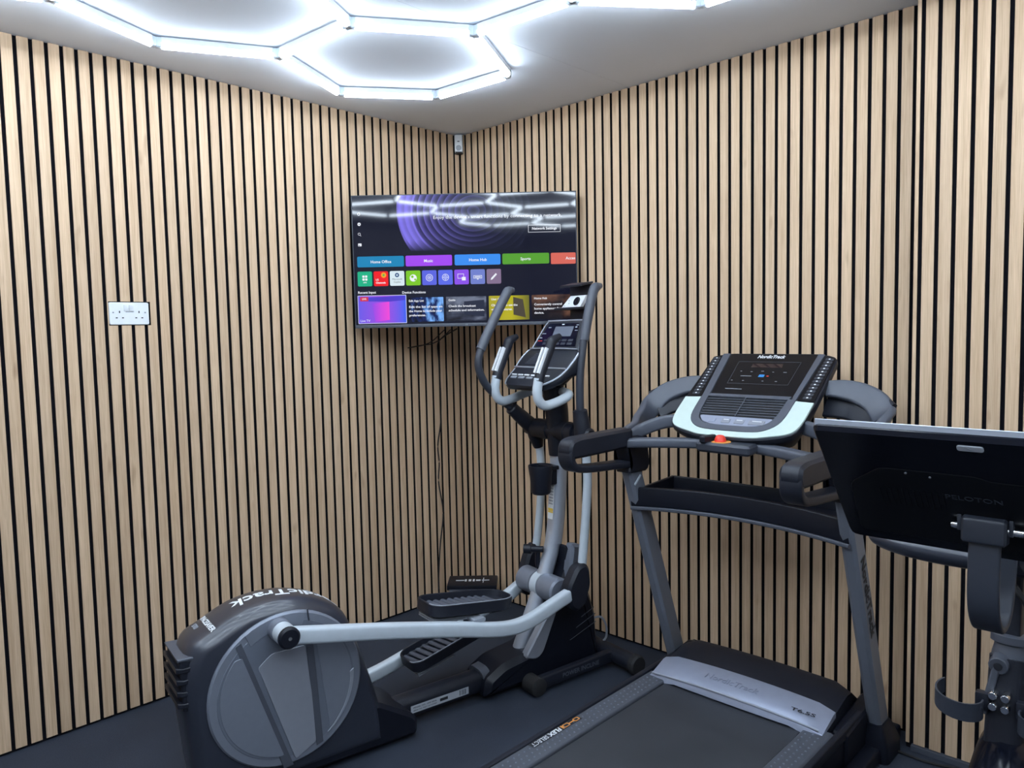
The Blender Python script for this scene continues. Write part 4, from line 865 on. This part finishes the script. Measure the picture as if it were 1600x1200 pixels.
# handlebar
with B('handlebar', M['shroud'], bk) as bm:
    tube(bm, [(-.90, .262, .985), (-.96, .275, .980), (-1.01, .262, .974), (-1.03, .20, .966), (-1.025, .12, .960), (-1.01, 0, .958), (-1.025, -.12, .960), (-1.03, -.20, .966), (-1.01, -.262, .974), (-.96, -.275, .980), (-.90, -.262, .985)], .0225, 16)
with B('stem', M['char'], bk) as bm: prism(bm, rpoly([(-1.118, 1.035), (-1.0, .99), (-.94, .98), (-.94, .935), (-1.0, .93), (-1.10, .985)], .012), -.032, .032, XZ, .006)
with B('handlebar_post', M['black2'], bk) as bm: sweep(bm, [(-1.03, 0, .62), (-.98, 0, .955)], rrect(.046, .034, .005), (0, 1, 0))
for z, x in ((.925, -1.008), (.898, -1.012)):
    with B('post_bolt', M['chrome'], bk) as bm: cyl(bm, (x+.005, .010, z), (x-.012, .010, z), .0065, 12)
with B('post_cable', M['rubber'], bk) as bm: tube(bm, [(-.99, .014, .93), (-1.03, -.01, .915), (-1.03, -.035, .87), (-1.0, -.045, .80), (-.98, -.045, .7)], .006, 8)
with B('post_collar', M['char2'], bk) as bm: rod(bm, (-1.014, 0, .755), (-1.006, 0, .812), [(0, .036), (.3, .034), (.62, .030), (.70, .038), (.95, .038), (1, .032)], 24)
with B('head_tube', M['black2'], bk) as bm: sweep(bm, [(-1.085, 0, .44), (-1.018, 0, .765)], rrect(.074, .070, .024, 4), (0, 1, 0))
with B('clamp_lever', M['char2'], bk) as bm: cyl(bm, (-1.03, .012, .762), (-1.068, .012, .758), .018, 18)
with B('lever_handle', M['char2'], bk) as bm: sweep(bm, [(-1.062, .014, .762), (-1.07, .026, .700), (-1.075, .036, .655)], rrect(.015, .009, .004), (1, 0, 0))
with B('lever_bolt', M['dprint'], bk) as bm: cyl(bm, (-1.066, .012, .758), (-1.071, .012, .758), .008, 12)
for s in (1, -1):
    with B('bottle_cage', M['char'], bk) as bm:
        c = V(-1.100, s*.074, .678); pr = []
        n = 18
        outer = [(c.x+.044*math.cos(R(a)), c.y+.044*math.sin(R(a))) for a in [s*(52+230*i/n) for i in range(n+1)]]
        inner = [(c.x+.0405*math.cos(R(a)), c.y+.0405*math.sin(R(a))) for a in [s*(52+230*i/n) for i in range(n+1)]]
        rs = []
        for i, (o1, i1) in enumerate(zip(outer, inner)):
            f = i/n; zl, zh = -.026+.024*(1-f)**2, .012+.018*(1-f)**2
            rs.append([V(*o1, c.z+zl), V(*o1, c.z+zh), V(*i1, c.z+zh), V(*i1, c.z+zl)])
        rings(bm, rs)
    with B('cage_bracket', M['black2'], bk) as bm: box(bm, (-1.075, s*.036, .682), (.02, .026, .036), None, .004)
for y in (-.006, .016):
    for z in (.680, .703):
        with B('cage_bolt', M['chrome'], bk) as bm: cyl(bm, (-1.06, y, z), (-1.094, y, z), .0080, 14)
# flywheel and its guard
with B('flywheel', M['char2'], bk) as bm: rod(bm, (-1.02, -.022, .33), (-1.02, .022, .33), [(0, .06), (.1, .225), (.3, .238), (.7, .238), (.9, .225), (1, .06)], 48)
with B('flywheel_guard', M['gloss'], bk, ang=60) as bm:
    sec = [(-.012+.062*math.cos(R(a)), .270+.05*(math.sin(R(a))-1)+.0) for a in range(0, 181, 20)]
    rs = []
    for k in range(25):
        a = R(20+190*k/24); rs.append([V(-1.02+math.cos(a)*r, y, .35+math.sin(a)*r) for y, r in sec]+[V(-1.02+math.cos(a)*(r-.006), y*.92, .35+math.sin(a)*(r-.006)) for y, r in reversed(sec)])
    rings(bm, rs)
with B('brake_pad_bracket', M['silver'], bk) as bm: box(bm, (-1.075, .002, .590), (.02, .014, .022), Matrix.Rotation(R(20), 4, 'X'), .003)
# main frame, seat, drive, feet
with B('main_frame', M['black2'], bk) as bm:
    sweep(bm, cr([(-1.00, 0, .50), (-.90, 0, .47), (-.75, 0, .40), (-.55, 0, .40), (-.40, 0, .50)], 4), rrect(.09, .06, .02), (0, 1, 0))
    sweep(bm, [(-.44, 0, .50), (-.36, 0, .08)], rrect(.08, .06, .02), (0, 1, 0)); sweep(bm, [(-1.12, 0, .47), (-1.27, 0, .07)], rrect(.05, .05, .01), (0, 1, 0))
    sweep(bm, [(-.7, 0, .38), (-.52, 0, .06)], rrect(.06, .05, .01), (0, 1, 0)); sweep(bm, [(-1.27, 0, .06), (-.34, 0, .06)], rrect(.05, .05, .01), (0, 1, 0))
for x in (-1.28, -.34):
    with B('stabiliser', M['black'], bk) as bm: sweep(bm, [(x, -.26, .045), (x, .26, .045)], rrect(.06, .04, .012), (0, 0, 1))
    for s in (-1, 1):
        with B('foot', M['rubber'], bk) as bm: cyl(bm, (x, s*.23, 0), (x, s*.23, .03), .025, 14)
with B('seat_post', M['black2'], bk) as bm: sweep(bm, [(-.425, 0, .46), (-.385, 0, .80)], rrect(.045, .04, .008), (0, 1, 0))
with B('saddle', M['rubber'], bk) as bm:
    rings(bm, [[V(x, y*w, .825+z*h) for y, z in rrect(2, 1, .45, 4)] for x, w, h in ((-.53, .012, .02), (-.51, .022, .04), (-.42, .035, .05), (-.34, .07, .055), (-.28, .085, .055), (-.255, .06, .03))])
with B('crank_set', M['char2'], bk) as bm: rod(bm, (-.72, -.09, .33), (-.72, .09, .33), [(0, .02), (.1, .11), (.2, .11), (.25, .03), (.75, .03), (.8, .03), (1, .02)], 28)
for s, a in ((-1, 40), (1, 220)):
    e = V(-.72+.17*math.cos(R(a)), s*.10, .33+.17*math.sin(R(a)))
    with B('crank_arm', M['silver'], bk) as bm: sweep(bm, [(-.72, s*.10, .33), e], rrect(.026, .014, .005), (0, 1, 0))
    with B('pedal', M['black'], bk) as bm: box(bm, e+V(0, s*.06, 0), (.09, .09, .022), None, .006)
# loose cable on the floor beside the raised wall section
cb = bmesh.new(); tube(cb, [(-.16, -2.25, .006), (-.152, -2.30, .006), (-.158, -2.38, .006), (-.150, -2.43, .006), (-.135, -2.475, .006), (-.135, -2.53, .006), (-.16, -2.62, .006), (-.2, -2.70, .006)], .0045, 8)
tag(obj('floor_cable', cb, M['rubber']), 'black cable lying on the floor beside the right wall baseboard', 'cable')
